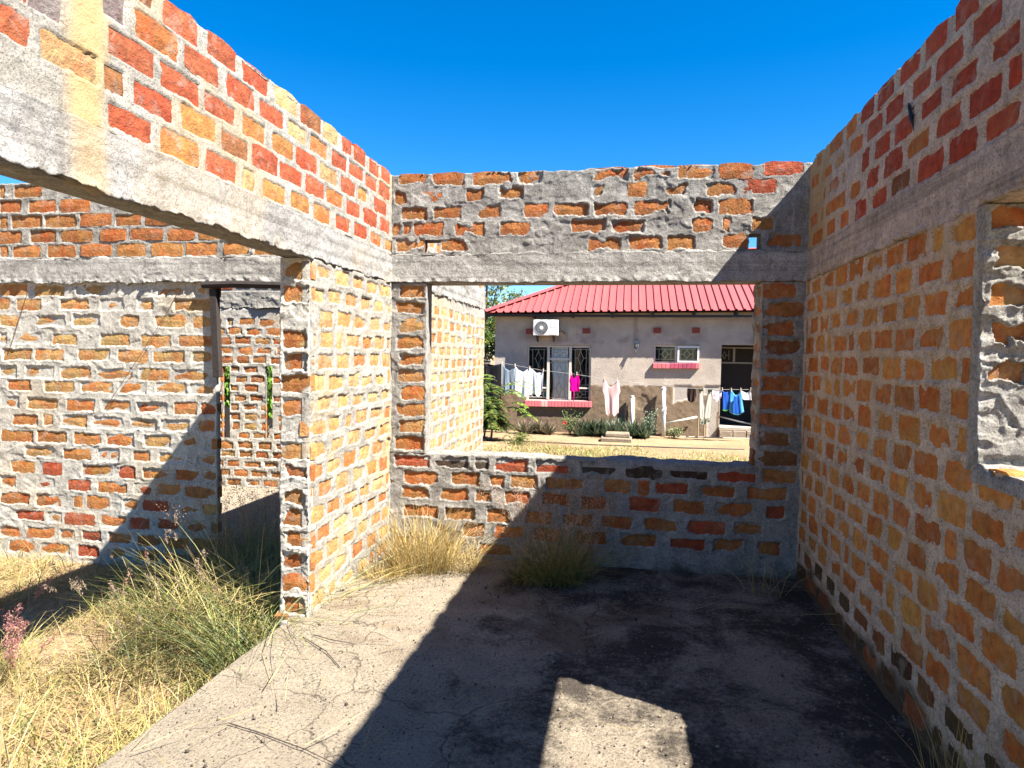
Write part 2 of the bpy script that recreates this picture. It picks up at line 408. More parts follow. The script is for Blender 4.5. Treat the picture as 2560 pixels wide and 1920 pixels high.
BACK_UP=[(-1.756, -1.522, 2.888, 'n'), (-1.489, -1.242, 2.888, 'n'), (-1.169, -0.88, 2.888, 'n'), (-0.825, -0.643, 2.888, 'n'), (-0.265, -0.023, 2.888, 'n'), (0.021, 0.31, 2.888, 'n'), (0.324, 0.585, 2.888, 'n'), (0.62, 0.848, 2.888, 'n'), (0.918, 1.175, 2.888, 'r'), (-1.78, -1.688, 2.767, 'o'), (-1.626, -1.396, 2.767, 'n'), (-1.216, -1.086, 2.767, 'n'), (-0.974, -0.783, 2.767, 'n'), (-0.27, -0.186, 2.767, 'n'), (-0.013, 0.114, 2.767, 'n'), (0.21, 0.401, 2.767, 'n'), (0.531, 0.746, 2.767, 'n'), (0.788, 1.006, 2.767, 'r'), (-1.732, -1.527, 2.64, 'n'), (-1.481, -1.247, 2.64, 'n'), (-1.153, -0.956, 2.64, 'n'), (-0.773, -0.592, 2.64, 'o'), (-0.553, -0.298, 2.64, 'n'), (-0.26, -0.025, 2.64, 'n'), (0.035, 0.28, 2.64, 'n'), (0.455, 0.578, 2.64, 'n'), (0.621, 0.855, 2.64, 'o'), (-1.809, -1.744, 2.513, 'n'), (-1.719, -1.652, 2.513, 'n'), (-1.63, -1.402, 2.513, 'n'), (-1.303, -1.083, 2.513, 'n'), (-0.954, -0.739, 2.513, 'n'), (-0.419, -0.174, 2.513, 'o'), (-0.131, 0.113, 2.513, 'n'), (0.45, 0.58, 2.513, 'n'), (0.652, 0.702, 2.513, 'n'), (0.845, 0.993, 2.513, 'n'), (-1.769, -1.55, 2.388, 'n'), (-1.417, -1.179, 2.388, 'n'), (-0.298, -0.057, 2.388, 'n'), (-0.001, 0.234, 2.388, 'o'), (0.271, 0.461, 2.388, 'n'), (0.634, 0.827, 2.388, 'n'), (0.961, 1.184, 2.388, 'n')]
SILL=[(-1.771, -1.483, 0.725, 'r'), (-1.454, -1.178, 0.725, 'd'), (-1.133, -1.019, 0.725, 'd'), (-0.969, -0.712, 0.725, 'r'), (-0.657, -0.401, 0.725, 'r'), (-0.314, -0.058, 0.725, 'd'), (0.016, 0.276, 0.725, 'd'), (-1.687, -1.401, 0.6, 'o'), (-1.325, -1.085, 0.6, 'o'), (-1.006, -0.893, 0.6, 'o'), (-0.849, -0.638, 0.6, 'o'), (-0.583, -0.279, 0.6, 'o'), (-0.14, 0.05, 0.6, 'n'), (0.108, 0.186, 0.6, 'n'), (-1.71, -1.486, 0.475, 'o'), (-1.405, -1.18, 0.475, 'o'), (-1.123, -0.993, 0.475, 'o'), (-0.892, -0.691, 0.475, 'n'), (-0.603, -0.396, 0.475, 'n'), (-0.309, -0.127, 0.475, 'n'), (0.048, 0.272, 0.475, 'r'), (-1.697, -1.415, 0.335, 'o'), (-1.357, -1.121, 0.335, 'o'), (-1.03, -0.845, 0.335, 'o'), (-0.733, -0.524, 0.335, 'n'), (-0.447, -0.231, 0.335, 'n'), (-0.145, 0.066, 0.335, 'n'), (0.156, 0.3, 0.335, 'n'), (-1.217, -1.046, 0.205, 'o'), (-0.966, -0.742, 0.205, 'o'), (-0.664, -0.445, 0.205, 'n'), (-0.358, -0.121, 0.205, 'n'), (-0.015, 0.247, 0.205, 'n'), (-1.777, -1.576, 0.07, 'o'), (-1.517, -1.296, 0.07, 'o'), (-1.089, -0.829, 0.07, 'n'), (0.332, 0.599, 0.725, 'd'), (0.666, 0.938, 0.725, 'r'), (0.98, 1.198, 0.725, 'n'), (0.23, 0.471, 0.6, 'r'), (0.543, 0.796, 0.6, 'n'), (0.879, 1.14, 0.6, 'n'), (0.353, 0.581, 0.475, 'n'), (0.659, 0.918, 0.475, 'n'), (1.001, 1.131, 0.475, 'r'), (0.24, 0.399, 0.335, 'n'), (0.464, 0.733, 0.335, 'r'), (0.79, 0.984, 0.335, 'n'), (0.338, 0.596, 0.205, 'r'), (0.646, 0.863, 0.205, 'n'), (0.954, 1.112, 0.205, 'n')]
RIGHT_UP=[(-2.48, -2.412, 2.878, 'r'), (-2.883, -2.688, 2.878, 'r'), (-3.152, -2.935, 2.878, 'r'), (-3.416, -3.181, 2.878, 'r'), (-3.688, -3.451, 2.878, 'r'), (-3.948, -3.73, 2.878, 'r'), (-4.178, -3.992, 2.878, 'o'), (-4.513, -4.213, 2.878, 'o'), (-2.749, -2.539, 2.757, 'r'), (-3.028, -2.795, 2.757, 'r'), (-3.26, -3.067, 2.757, 'r'), (-3.574, -3.34, 2.757, 'r'), (-3.828, -3.6, 2.757, 'r'), (-4.108, -3.877, 2.757, 'o'), (-2.604, -2.417, 2.63, 'r'), (-2.896, -2.683, 2.63, 'r'), (-3.169, -2.949, 2.63, 'r'), (-3.441, -3.236, 2.63, 'r'), (-3.706, -3.493, 2.63, 'r'), (-3.882, -3.778, 2.63, 'r'), (-2.487, -2.394, 2.503, 'r'), (-2.751, -2.52, 2.503, 'r'), (-3.016, -2.784, 2.503, 'r'), (-3.305, -3.064, 2.503, 'o'), (-3.561, -3.34, 2.503, 'r'), (-3.818, -3.619, 2.503, 'r'), (-4.078, -3.9, 2.503, 'o'), (-4.538, -4.135, 2.503, 'o'), (-2.624, -2.397, 2.378, 'r'), (-2.882, -2.67, 2.378, 'r'), (-3.167, -2.937, 2.378, 'r'), (-3.453, -3.245, 2.378, 'b'), (-3.724, -3.508, 2.378, 'r'), (-3.961, -3.787, 2.378, 'r'), (-4.261, -4.066, 2.378, 'o'), (-4.501, -4.303, 2.378, 'o'), (-4.824, -4.572, 2.378, 'o')]
LROOM=[(-5.345, -5.297, 2.888, 'n'), (-5.2, -4.942, 2.888, 'n'), (-5.347, -5.141, 2.767, 'n'), (-5.059, -4.802, 2.767, 'n'), (-4.749, -4.471, 2.767, 'n'), (-5.35, -5.281, 2.64, 'n'), (-5.232, -4.932, 2.64, 'n'), (-4.905, -4.604, 2.64, 'n'), (-4.558, -4.27, 2.64, 'n'), (-4.224, -3.993, 2.64, 'n'), (-3.942, -3.664, 2.64, 'n'), (-5.353, -5.139, 2.513, 'n'), (-5.05, -4.8, 2.513, 'n'), (-4.74, -4.454, 2.513, 'n'), (-4.369, -4.135, 2.513, 'n'), (-4.084, -3.791, 2.513, 'n'), (-3.74, -3.503, 2.513, 'n'), (-3.453, -3.196, 2.513, 'n'), (-5.355, -5.279, 2.388, 'o'), (-5.224, -4.957, 2.388, 'o'), (-4.883, -4.615, 2.388, 'o'), (-4.555, -4.273, 2.388, 'o'), (-4.214, -3.95, 2.388, 'o'), (-3.887, -3.609, 2.388, 'o'), (-3.572, -3.306, 2.388, 'o'), (-3.233, -3.014, 2.388, 'o'), (-2.966, -2.74, 2.388, 'o'), (-5.363, -5.086, 2.056, 'y'), (-5.011, -4.72, 2.056, 'y'), (-4.6, -4.31, 2.056, 'y'), (-3.845, -3.593, 2.056, 'y'), (-3.499, -3.394, 2.056, 'y'), (-5.365, -5.275, 1.935, 'y'), (-5.199, -4.952, 1.935, 'y'), (-4.762, -4.495, 1.935, 'y'), (-4.377, -4.155, 1.935, 'y'), (-4.025, -3.878, 1.935, 'y'), (-3.688, -3.345, 1.935, 'y'), (-5.368, -5.188, 1.797, 'y'), (-5.009, -4.724, 1.797, 'y'), (-4.644, -4.378, 1.797, 'y'), (-4.195, -4.014, 1.797, 'y'), (-3.86, -3.582, 1.797, 'y'), (-3.507, -3.345, 1.797, 'y'), (-5.372, -5.302, 1.639, 'y'), (-5.246, -4.957, 1.639, 'y'), (-4.848, -4.606, 1.639, 'y'), (-4.38, -4.106, 1.639, 'y'), (-3.99, -3.722, 1.639, 'y'), (-3.639, -3.346, 1.639, 'y'), (-5.347, -5.055, 1.503, 'y'), (-5.021, -4.736, 1.503, 'y'), (-4.595, -4.297, 1.503, 'y'), (-4.211, -3.939, 1.503, 'y'), (-3.882, -3.59, 1.503, 'y'), (-3.521, -3.347, 1.503, 'y'), (-5.378, -5.203, 1.355, 'y'), (-5.12, -4.839, 1.355, 'y'), (-4.772, -4.477, 1.355, 'y'), (-4.417, -4.083, 1.355, 'y'), (-4.018, -3.736, 1.355, 'y'), (-3.686, -3.341, 1.355, 'y'), (-5.297, -5.069, 1.238, 'o'), (-4.925, -4.639, 1.238, 'y'), (-4.569, -4.272, 1.238, 'y'), (-4.212, -3.955, 1.238, 'o'), (-3.862, -3.578, 1.238, 'y'), (-3.545, -3.316, 1.238, 'y'), (-5.383, -5.19, 1.081, 'o'), (-5.099, -4.802, 1.081, 'y'), (-4.712, -4.439, 1.081, 'o'), (-4.378, -4.102, 1.081, 'o'), (-4.033, -3.754, 1.081, 'o'), (-3.687, -3.48, 1.081, 'y'), (-5.267, -5.002, 0.938, 'o'), (-4.948, -4.858, 0.938, 'y'), (-4.768, -4.52, 0.938, 'y'), (-4.459, -4.172, 0.938, 'o'), (-4.103, -3.848, 0.938, 'y'), (-3.814, -3.547, 0.938, 'y'), (-3.464, -3.317, 0.938, 'y'), (-5.371, -5.05, 0.798, 'o'), (-5.004, -4.717, 0.798, 'o'), (-4.646, -4.382, 0.798, 'o'), (-4.329, -4.062, 0.798, 'o'), (-3.976, -3.731, 0.798, 'y'), (-3.631, -3.383, 0.798, 'o'), (-5.135, -4.844, 0.659, 'y'), (-4.746, -4.489, 0.659, 'o'), (-4.41, -4.21, 0.659, 'o'), (-4.08, -3.918, 0.659, 'o'), (-3.834, -3.582, 0.659, 'y'), (-3.482, -3.318, 0.659, 'y'), (-5.275, -5.046, 0.521, 'o'), (-4.955, -4.775, 0.521, 'r'), (-4.57, -4.281, 0.521, 'o'), (-4.211, -4.056, 0.521, 'r'), (-3.988, -3.717, 0.521, 'o'), (-3.683, -3.467, 0.521, 'o'), (-5.398, -5.241, 0.389, 'o'), (-5.03, -4.849, 0.389, 'r'), (-4.705, -4.492, 0.389, 'r'), (-4.422, -4.135, 0.389, 'o'), (-4.075, -3.887, 0.389, 'r'), (-3.853, -3.634, 0.389, 'o'), (-3.534, -3.319, 0.389, 'o'), (-5.392, -5.096, 0.246, 'o'), (-5.032, -4.725, 0.246, 'o'), (-4.654, -4.583, 0.246, 'o'), (-4.53, -4.31, 0.246, 'o'), (-4.179, -4.042, 0.246, 'o'), (-3.99, -3.752, 0.246, 'r'), (-3.702, -3.468, 0.246, 'o'), (-5.237, -4.962, 0.096, 'r'), (-4.917, -4.781, 0.096, 'o'), (-4.745, -4.452, 0.096, 'r'), (-4.408, -4.146, 0.096, 'o'), (-4.112, -3.923, 0.096, 'r'), (-3.855, -3.635, 0.096, 'r'), (-5.407, -5.203, -0.048, 'o'), (-5.138, -4.856, -0.048, 'o'), (-4.802, -4.658, -0.048, 'o'), (-4.578, -4.392, -0.048, 'r'), (-4.322, -4.113, -0.048, 'o'), (-4.044, -3.805, -0.048, 'o'), (-5.316, -5.058, -0.179, 'o'), (-4.994, -4.705, -0.179, 'o'), (-4.624, -4.394, -0.179, 'r'), (-4.323, -4.08, -0.179, 'o')]
# ------------------------------------------------------------------ ground and floor slab
def ground_material():
    m, t, b = mat('dry_sandy_ground'); p = pos(t)
    f = noise(t, p, 1.3, 6, .6); g = noise(t, p, 30, 6, .7)
    c = mix(t, ramp(t, f, [(.35, 0), (.65, 1)]), (0.228, 0.1482, 0.0836), (0.2888, 0.209, 0.1254))
    c = mix(t, 1.0, c, ramp(t, g, [(.3, .6), (.55, 1), (.75, 1.2)]), 'MULTIPLY')
    L(t, c, b.inputs['Base Color']); b.inputs['Roughness'].default_value = .95; b.inputs['Specular IOR Level'].default_value = .1
    bump(t, b, g, .02, .8); return m
def slab_material():
    m, t, b = mat('weathered_floor_screed'); p = pos(t)
    g = noise(t, p, 60, 8, .75); f = noise(t, p, 2.2, 7, .68, .3)
    c = mix(t, ramp(t, noise(t, p, 5, 6, .65), [(.3, 0), (.7, 1)]), (.205, .172, .128), (.275, .231, .171))
    c = mix(t, 1.0, c, ramp(t, g, [(.30, .35), (.43, .92), (.7, 1.2)]), 'MULTIPLY')
    # dried brown silt
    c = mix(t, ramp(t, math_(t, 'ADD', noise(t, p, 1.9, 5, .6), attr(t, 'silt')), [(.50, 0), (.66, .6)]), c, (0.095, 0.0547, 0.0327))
    # black mossy crust, painted thicker on the shaded side to deepen its shade
    mo = math_(t, 'ADD', f, math_(t, 'MULTIPLY', attr(t, 'moss_shade'), .175))
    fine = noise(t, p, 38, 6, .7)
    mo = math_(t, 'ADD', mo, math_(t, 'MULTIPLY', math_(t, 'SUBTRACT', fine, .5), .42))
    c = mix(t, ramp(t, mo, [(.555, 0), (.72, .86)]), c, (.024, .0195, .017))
    ve = N(t, 'ShaderNodeTexVoronoi', feature='DISTANCE_TO_EDGE'); ve.inputs['Scale'].default_value = .55
    va = N(t, 'ShaderNodeVectorMath', operation='ADD'); L(t, p, va.inputs[0]); nv = N(t, 'ShaderNodeTexNoise'); nv.inputs['Scale'].default_value = 3.5; nv.inputs['Detail'].default_value = 6
    L(t, p, nv.inputs['Vector']); sc_ = N(t, 'ShaderNodeVectorMath', operation='SCALE'); sc_.inputs['Scale'].default_value = .35; L(t, nv.outputs['Color'], sc_.inputs[0]); L(t, sc_.outputs[0], va.inputs[1]); L(t, va.outputs[0], ve.inputs['Vector'])
    crack = ramp(t, ve.outputs['Distance'], [(.0, 1), (.0035, 0)])
    c = mix(t, math_(t, 'MULTIPLY', crack, .75), c, (.03, .025, .02))
    sp = math_(t, 'ADD', noise(t, p, 85, 4, .6), math_(t, 'MULTIPLY', noise(t, p, 6, 4), .25))
    c = mix(t, ramp(t, sp, [(.70, 0), (.76, .8)]), c, (.05, .04, .035))
    L(t, c, b.inputs['Base Color']); b.inputs['Roughness'].default_value = .95; b.inputs['Specular IOR Level'].default_value = .12
    bump(t, b, math_(t, 'ADD', g, math_(t, 'MULTIPLY', fine, .8)), .016, 1.0); return m
M_GROUND = ground_material(); M_SLAB = slab_material()
tag(MB().poly([(-300, -200, GZ), (300, -200, GZ), (300, 700, GZ), (-300, 700, GZ)]).build('ground', M_GROUND), kind='structure')
def slab():
    us = np.linspace(-1.93, XR+.02, 330); zs = np.linspace(-1.5, YB+.02, 640)
    U, Z = np.meshgrid(us, zs)
    d = .006*fbm(U, Z, .5, 3, 3)+.0035*fbm(U, Z, .06, 4, 4, .65)
    X = U.copy(); e = .035*fbm(zs, zs*0, .5, 9, 4)
    X[:, :6] += e[:, None]*np.linspace(1, 0, 6)[None, :]
    d[:, 0] = -.34; X[:, 0] = X[:, 1]-.01; d[:, 1] -= .02
    nu = len(us); jj, ii = np.meshgrid(np.arange(len(zs)-1), np.arange(nu-1), indexing='ij'); a = (jj*nu+ii).ravel()
    F = np.c_[a, a+1, a+nu+1, a+nu]
    moss_shade = sstep(U, -1.2, -.2)*.75+sstep(U+.25*fbm(U, Z, .6, 8, 3), .75, 1.15)*.45+sstep(Z, 4.3, 4.9)*.25-sstep(-U, .7, 1.2)*.5  # mossy cover raised across the wall's shadow to darken the floor there
    me = np_mesh('floor_slab', np.c_[X.ravel(), Z.ravel(), d.ravel()], F, {'moss_shade': moss_shade.ravel(), 'silt': (.16*np.exp(-((U+.35)/.75)**2-((Z-3.9)/.55)**2)-.06).ravel()}, True)
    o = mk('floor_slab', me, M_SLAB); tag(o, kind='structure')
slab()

# ------------------------------------------------------------------ walls of the roofless building
def low_rows(z0=.065, dz=.131, n=16): return [z0+dz*i for i in range(n)]
# --- left wall with the wide opening
WL = thing('brick_wall', 'left roofless brick wall, sunlit red bricks above a pale concrete beam with a wide opening below', 'wall', (XL, 3.0, 0))
OL = (XL, 0, 0)
lo = rows_from(LEFT_UP, .100)
lo += bond(-.4, 1.6, [2.388, 2.513, 2.64, 2.767, 2.888], .222, .04, .086, 'rrpo', 4, shr=.004)
ystain = lambda U, Z: np.maximum(.95*np.exp(-((U-1.98-.04*vn(U, Z, .3, 2))/.075)**4)*(Z > 2.1), .35*sstep(fbm(U, Z, .5, 77, 4), .12, .4))
face(WL, 'upper_mortar', OL, PI/2, -.5, YB+.01, 2.318, ZT+.012, lo, M_MORT_W, res=.0085, seed=3, t0=.002, warp=.006, smear=.02, sthr=.3, hm=.0005, rough=.0028, depth=-.008, rag_hi=.012, stain=ystain)
face(WL, 'ring_beam', OL, PI/2, -.5, YB+.01, ZB-.004, 2.325, [], M_BEAM_W, res=.008, seed=8, hm=.007, rough=.0035, rag_lo=.022, rag_hi=.02, lump=.022, lump_w=.025, stain=lambda U, Z: ystain(U, Z)*.6)
pier = bond(YJ+.001, YB-.01, low_rows(), .215, .042, .092, 'yTTyo', 21, shr=.012)
face(WL, 'pier_mortar', OL, PI/2, YJ, YB+.005, -.02, ZB-.006, pier, M_MORT_W, res=.008, seed=13, t0=.000, warp=.011, smear=.05, sthr=.28, hm=.003, rough=.004, depth=-.006,
     stain=lambda U, Z: .55*sstep(fbm(U, Z, .35, 5, 4), -.05, .35)*sstep(-Z, -1.9, -1.3))
jb = []
rj = random.Random(8)
for k, z in enumerate(low_rows()):
    if rj.random() < .9: jb.append((.004+rj.uniform(0, .02), .184-(rj.uniform(0, .03) if rj.random() < .3 else 0), z-.053, z+.050, rj.choice('oynoy')))
face(WL, 'jamb_mortar', (XL-TL, YJ, 0), 0, 0, TL+.001, -.3, ZB-.006, jb, M_MORT_L, res=.006, seed=15, t0=-.002, warp=.014, smear=.10, sthr=.2, hm=.003, rough=.006, depth=-.006)
core(WL, OL, PI/2, [(-.5, YB, .02, TL, ZB, ZT-.02), (YJ+.016, YB, .02, TL, -.3, ZB-.003)], M_MORT)

# --- back wall with the window opening
BX0, BX1 = -1.522, .935
WB = thing('brick_wall', 'back brick wall with a large unglazed window opening, mortar smeared thickly over brown bricks', 'wall', (0, YB, 0))
OB = (0, YB, 0)
PH = [(-1.545, -1.418, 2.335, 2.435), (.832, .915, 2.33, 2.443)]
bu = rows_from(BACK_UP, .094)
face(WB, 'upper_mortar', OB, 0, XL, XR+.02, 2.312, ZT+.005, bu, M_MORT, holes=PH, res=.0075, seed=23, t0=-.002, warp=.015, smear=.13, sthr=.10, hm=.003, rough=.0055, depth=-.006, rag_hi=.02)
face(WB, 'lintel_beam', OB, 0, XL, XR+.02, ZB-.004, 2.322, [], M_BEAM, res=.0085, seed=28, hm=.010, rough=.003, rag_lo=.016, rag_hi=.03, lump=.022, lump_w=.03)
sl_ = rows_from(SILL, .096)
lp = [(XL+.04+(.03 if k % 2 else .0), BX0-.012, z-.052, z+.050, 'oynoyo'[k % 6]) for k, z in enumerate([.865+.1305*i for i in range(10)])]
rp = [(BX1+.006, XR-.02-(.05 if k % 2 else 0), z-.053, z+.050, 'nbnno'[k % 5]) for k, z in enumerate([.865+.1305*i for i in range(10)])]
rp[0] = (BX1-.035, XR-.02, .80, .905, 'b')
face(WB, 'lower_mortar', OB, 0, XL, XR+.02, -.03, ZS, sl_, M_MORT, res=.0075, seed=33, t0=.0, warp=.012, smear=.05, sthr=.25, hm=.003, rough=.0055, depth=-.006, rag_hi=.016, dirt_shade=lambda U, Z: .8*sstep(-Z+.10*fbm(U, Z, .2, 4, 3), -.06, .05)*sstep(U, -1, .2))  # foot of the wall painted darker on its shaded side, deepening the shade
face(WB, 'pier_mortar', OB, 0, XL, BX0, ZS-.004, ZB-.006, lp, M_MORT, res=.0075, seed=36, t0=-.001, warp=.014, smear=.06, sthr=.2, hm=.003, rough=.005, depth=-.006)
face(WB, 'pier_mortar', OB, 0, BX1, XR+.02, ZS-.004, ZB-.006, rp, M_MORT, res=.0075, seed=39, t0=-.001, warp=.013, smear=.05, sthr=.2, hm=.003, rough=.005, depth=-.006)
rjb = bond(.0, .26, [.865+.1305*i for i in range(10)], .2, .03, .083, 'nob', 5)
face(WB, 'jamb_mortar', (BX1, YB+.26, 0), -PI/2, 0, .26, ZS-.004, ZB-.006, rjb, M_MORT, res=.008, seed=42, t0=.003, warp=.012, smear=.05, sthr=.2, hm=.006, rough=.006)
face(WB, 'sill_mortar', (0, YB, ZS-.01), 0, BX0-.01, BX1+.01, 0, .26, [], M_MORT, res=.012, seed=44, hm=.0, rough=.008, rx=(-PI/2, 0, 0))
core(WB, OB, 0, [(XL, -1.545, .02, .17, 2.437, ZT-.02), (XL, -1.545, .02, .17, 2.318, 2.333), (XL, -1.70, .02, .17, 2.3335, 2.4365), (-1.418, .832, .02, .17, 2.318, ZT-.02), (.915, XR+.1, .02, .17, 2.318, ZT-.02),
                 (-1.545, -1.418, .02, .17, 2.437, ZT-.02), (.832, .915, .02, .17, 2.445, ZT-.02),
                 (-1.545, -1.418, .02, .17, 2.318, 2.333), (.832, .915, .02, .17, 2.318, 2.328),
                 (XL, XR+.1, .022, .24, ZB, 2.316), (XL, XR+.1, .02, .26, -.3, ZS-.022), (XL, BX0-.012, .02, .17, ZS-.02, ZB-.002), (BX1+.014, XR+.1, .02, .26, ZS-.02, ZB-.002)], M_MORT)

# --- right wall, in its own shade, with a side window
RY0, RY1, RZ0 = 1.05, 2.575, 1.195
WR = thing('brick_wall', 'right brick wall in shade, dark red bricks above a concrete band and ochre bricks below', 'wall', (XR, 3.0, 0))
OR = (XR, 0, 0)
ru = [q[:4]+({'r': 'R', 'o': 'O'}.get(q[4], q[4]),) for q in rows_from(RIGHT_UP, .100)]
ru += bond(-2.36, .5, [2.378, 2.503, 2.63, 2.757, 2.878], .222, .04, .086, 'R', 41, shr=.004)
ru += bond(-4.9, -4.56, [2.503, 2.63, 2.757, 2.878], .2, .05, .08, 'TO', 43)+bond(-4.6, -4.15, [2.757, 2.63], .2, .05, .08, 'TO', 44)
HR = (-RY1, -RY0, RZ0, ZB+.0)
face(WR, 'upper_mortar', OR, -PI/2, -YB-.01, .5, 2.31, ZT+.0, ru, M_MORT_R, res=.0085, seed=53, t0=.002, warp=.007, smear=.02, sthr=.3, hm=.001, rough=.003, depth=-.007, rag_hi=.03,
     stain=lambda U, Z: .8*sstep(-U+.3*fbm(U, Z, .3, 6, 3), 4.2, 4.5))
face(WR, 'ring_beam', OR, -PI/2, -YB-.01, .5, ZB-.002, 2.316, [], M_BEAM_R, res=.009, seed=58, hm=.006, rough=.004, rag_lo=.02, rag_hi=.015, lump=.024, lump_w=.04)
rl = bond(-YB+.02, .5, low_rows(.082, .1315, 15)+[2.05], .235, .026, .100, 'OYYOYo', 61, shr=.016, holes=[HR])
rl = [q if q[2] > .2 else q[:4]+(RB.choice('Mb'),) for q in rl]
face(WR, 'lower_mortar', OR, -PI/2, -YB-.01, .5, -.03, ZB-.004, rl, M_MORT_R, holes=[HR], ewarp=[(-RY1, .05, RZ0, ZB), (-RY0, .05, RZ0, ZB)], res=.0085, seed=63, t0=-.004, warp=.012, smear=.07, sthr=.14, vstr=2.2, hm=.003, rough=.004, depth=-.006,
     dirt_shade=lambda U, Z: .93*sstep(-Z+.10*fbm(U, Z, .2, 14, 4), -.19, -.09), stain=lambda U, Z: .3*sstep(fbm(U, Z, .5, 15, 4), .0, .4))
jr = [(.004+.012*(k % 2), .145, z-.045, z+.04, 'yoyoy'[k % 5]) for k, z in enumerate([1.27+.1315*i for i in range(7)]) if k in (2, 3, 4, 5, 6)]
face(WR, 'jamb_mortar', (XR, RY1, 0), 0, -.013, .16, RZ0-.02, ZB-.004, jr, M_MORT_W, res=.005, seed=66, t0=.004, warp=.016, smear=.12, sthr=.12, hm=.008, rough=.013)
face(WR, 'sill_mortar', (XR-.012, 0, RZ0-.014), 0, 0, .175, RY0, RY1+.01, [], M_MORT_W, res=.009, seed=68, hm=.004, rough=.014, rx=(-PI/2, 0, 0))
core(WR, OR, -PI/2, [(-YB, -2.09, .02, .15, ZB, ZT-.02), (-2.09, -2.0, .02, .15, ZB, ZT-.06), (-2.0, .5, .02, .15, ZB, ZT-.02), (-YB, -RY1-.012, .02, .15, -.3, ZB-.002), (-RY1-.012, -RY0, .02, .15, -.3, RZ0-.025), (-RY0, .5, .02, .15, -.3, ZB-.002)], M_MORT_R)

# --- wall of the room on the left (continues the line of the back wall)
WQ = thing('brick_wall', 'ochre brick wall of the left room with a narrow doorway, beyond the wide opening', 'wall', (-4.2, YB, GZ))
DX = -3.30
lr = rows_from(LROOM, .094)
lr_up = [q for q in lr if q[2] > 2.15]; lr_lo = [q for q in lr if q[2] <= 2.15]
_rows = {}
for q in lr_lo: _rows.setdefault(round((q[2]+q[3])/2/.06), []).append(q)
for k_, v_ in _rows.items():
    m_ = max(q[1] for q in v_); z_ = sum(q[2]+q[3] for q in v_)/len(v_)/2
    while m_ < DX-.07:
        a_ = m_+.035; b_ = min(DX-.004, a_+.21)
        if DX-b_ < .06: b_ = DX-.004
        lr_lo.append((a_, b_, z_-.046, z_+.046, RB.choice('oyn'))); m_ = b_
lr_up += bond(-8.2, -5.36, [2.388, 2.513, 2.64, 2.767, 2.888], .2, .04, .08, 'n', 71)
lr_lo += bond(-8.2, -5.42, sorted({round((q[2]+q[3])/2, 1) for q in lr_lo})[::1][:14], .2, .04, .07, 'y', 72)
face(WQ, 'upper_mortar', OB, 0, -8.2, XL-TL-.002, 2.315, ZT+.035, lr_up, M_MORT_W, res=.0085, seed=73, t0=-.004, warp=.008, smear=.02, sthr=.3, hm=-.003, rough=.006, depth=-.010, rag_hi=.02)
face(WQ, 'ring_beam', OB, 0, -8.2, XL-TL-.002, ZB+.005, 2.32, [], M_BEAM, res=.0085, seed=78, hm=.022, rough=.004, rag_lo=.035, rag_hi=.03, lump=.03, lump_w=.03)
face(WQ, 'lower_mortar', OB, 0, -8.2, DX, GZ-.04, ZB+.012, lr_lo, M_MORT_L, res=.0082, seed=83, t0=-.004, warp=.011, smear=.05, sthr=.28, hm=.001, rough=.0045, depth=-.0035,
     stain=lambda U, Z: .25*sstep(fbm(U, Z, .5, 16, 4), .0, .4))
core(WQ, OB, 0, [(-8.2, XL-TL, .02, .15, 2.32, ZT-.02), (-8.2, XL-TL, .01, .16, ZB, 2.318), (-8.2, DX-.16, .02, .15, GZ-.05, ZB-.002), (-8.2, DX-.006, .016, .05, GZ-.05, ZB-.002), (-2.42, XL-TL, .0, .15, GZ-.05, ZB-.002)], M_MORT)
WOOD = simple('weathered_timber', (.028, .020, .017), .85, var=.3, vs=14, bmp=.004, bs=30)
DF = thing('door_frame', 'broken grey timber door frame, one short post left hanging from its head', 'door frame', (-3.3, YB-.03, 2.1))
rg = random.Random(3)
mb = MB(); mb.tube([(-3.40, YB-.035, 2.092), (-3.1, YB-.04, 2.098), (-2.6, YB-.035, 2.085)], [.027, .030, .028], 8); mb.build('frame_head', WOOD, DF)
mb = MB(); mb.bar((-3.315, YB-.01, 2.06), (-3.277, YB-.02, 1.345), .062, .05); mb.build('frame_post', WOOD, DF, bevel=.004)
def wire(pts, name, label, col, r=.0022):
    o = MB().tube(pts, r, 5).build(name, col); tag(o, label, 'wire'); return o
RUST = simple('rusty_wire', (.10, .05, .035), .8)
wire([(-5.06, YB-.02, 2.05), (-5.10, YB-.035, 1.9), (-5.19, YB-.03, 1.68), (-5.20, YB-.04, 1.62), (-5.28, YB-.02, 1.5)], 'hanging_wire', 'thin kinked wire hanging down the far left end of the ochre wall', RUST)
wire([(-3.62, YB-.02, 2.06), (-3.72, YB-.05, 1.86), (-3.93, YB-.06, 1.55), (-4.2, YB-.045, 1.2), (-4.32, YB-.03, 1.05)], 'hanging_wire', 'long slanting wire hanging across the ochre wall left of the doorway', RUST)

tag(MB().box((-6.7, YB+.16, GZ-.2), (XL, 8.2, GZ+.02)).build('outer_floor', simple('bare_screed', (.28, .23, .17), .95, var=.2, bmp=.01), None), kind='structure')
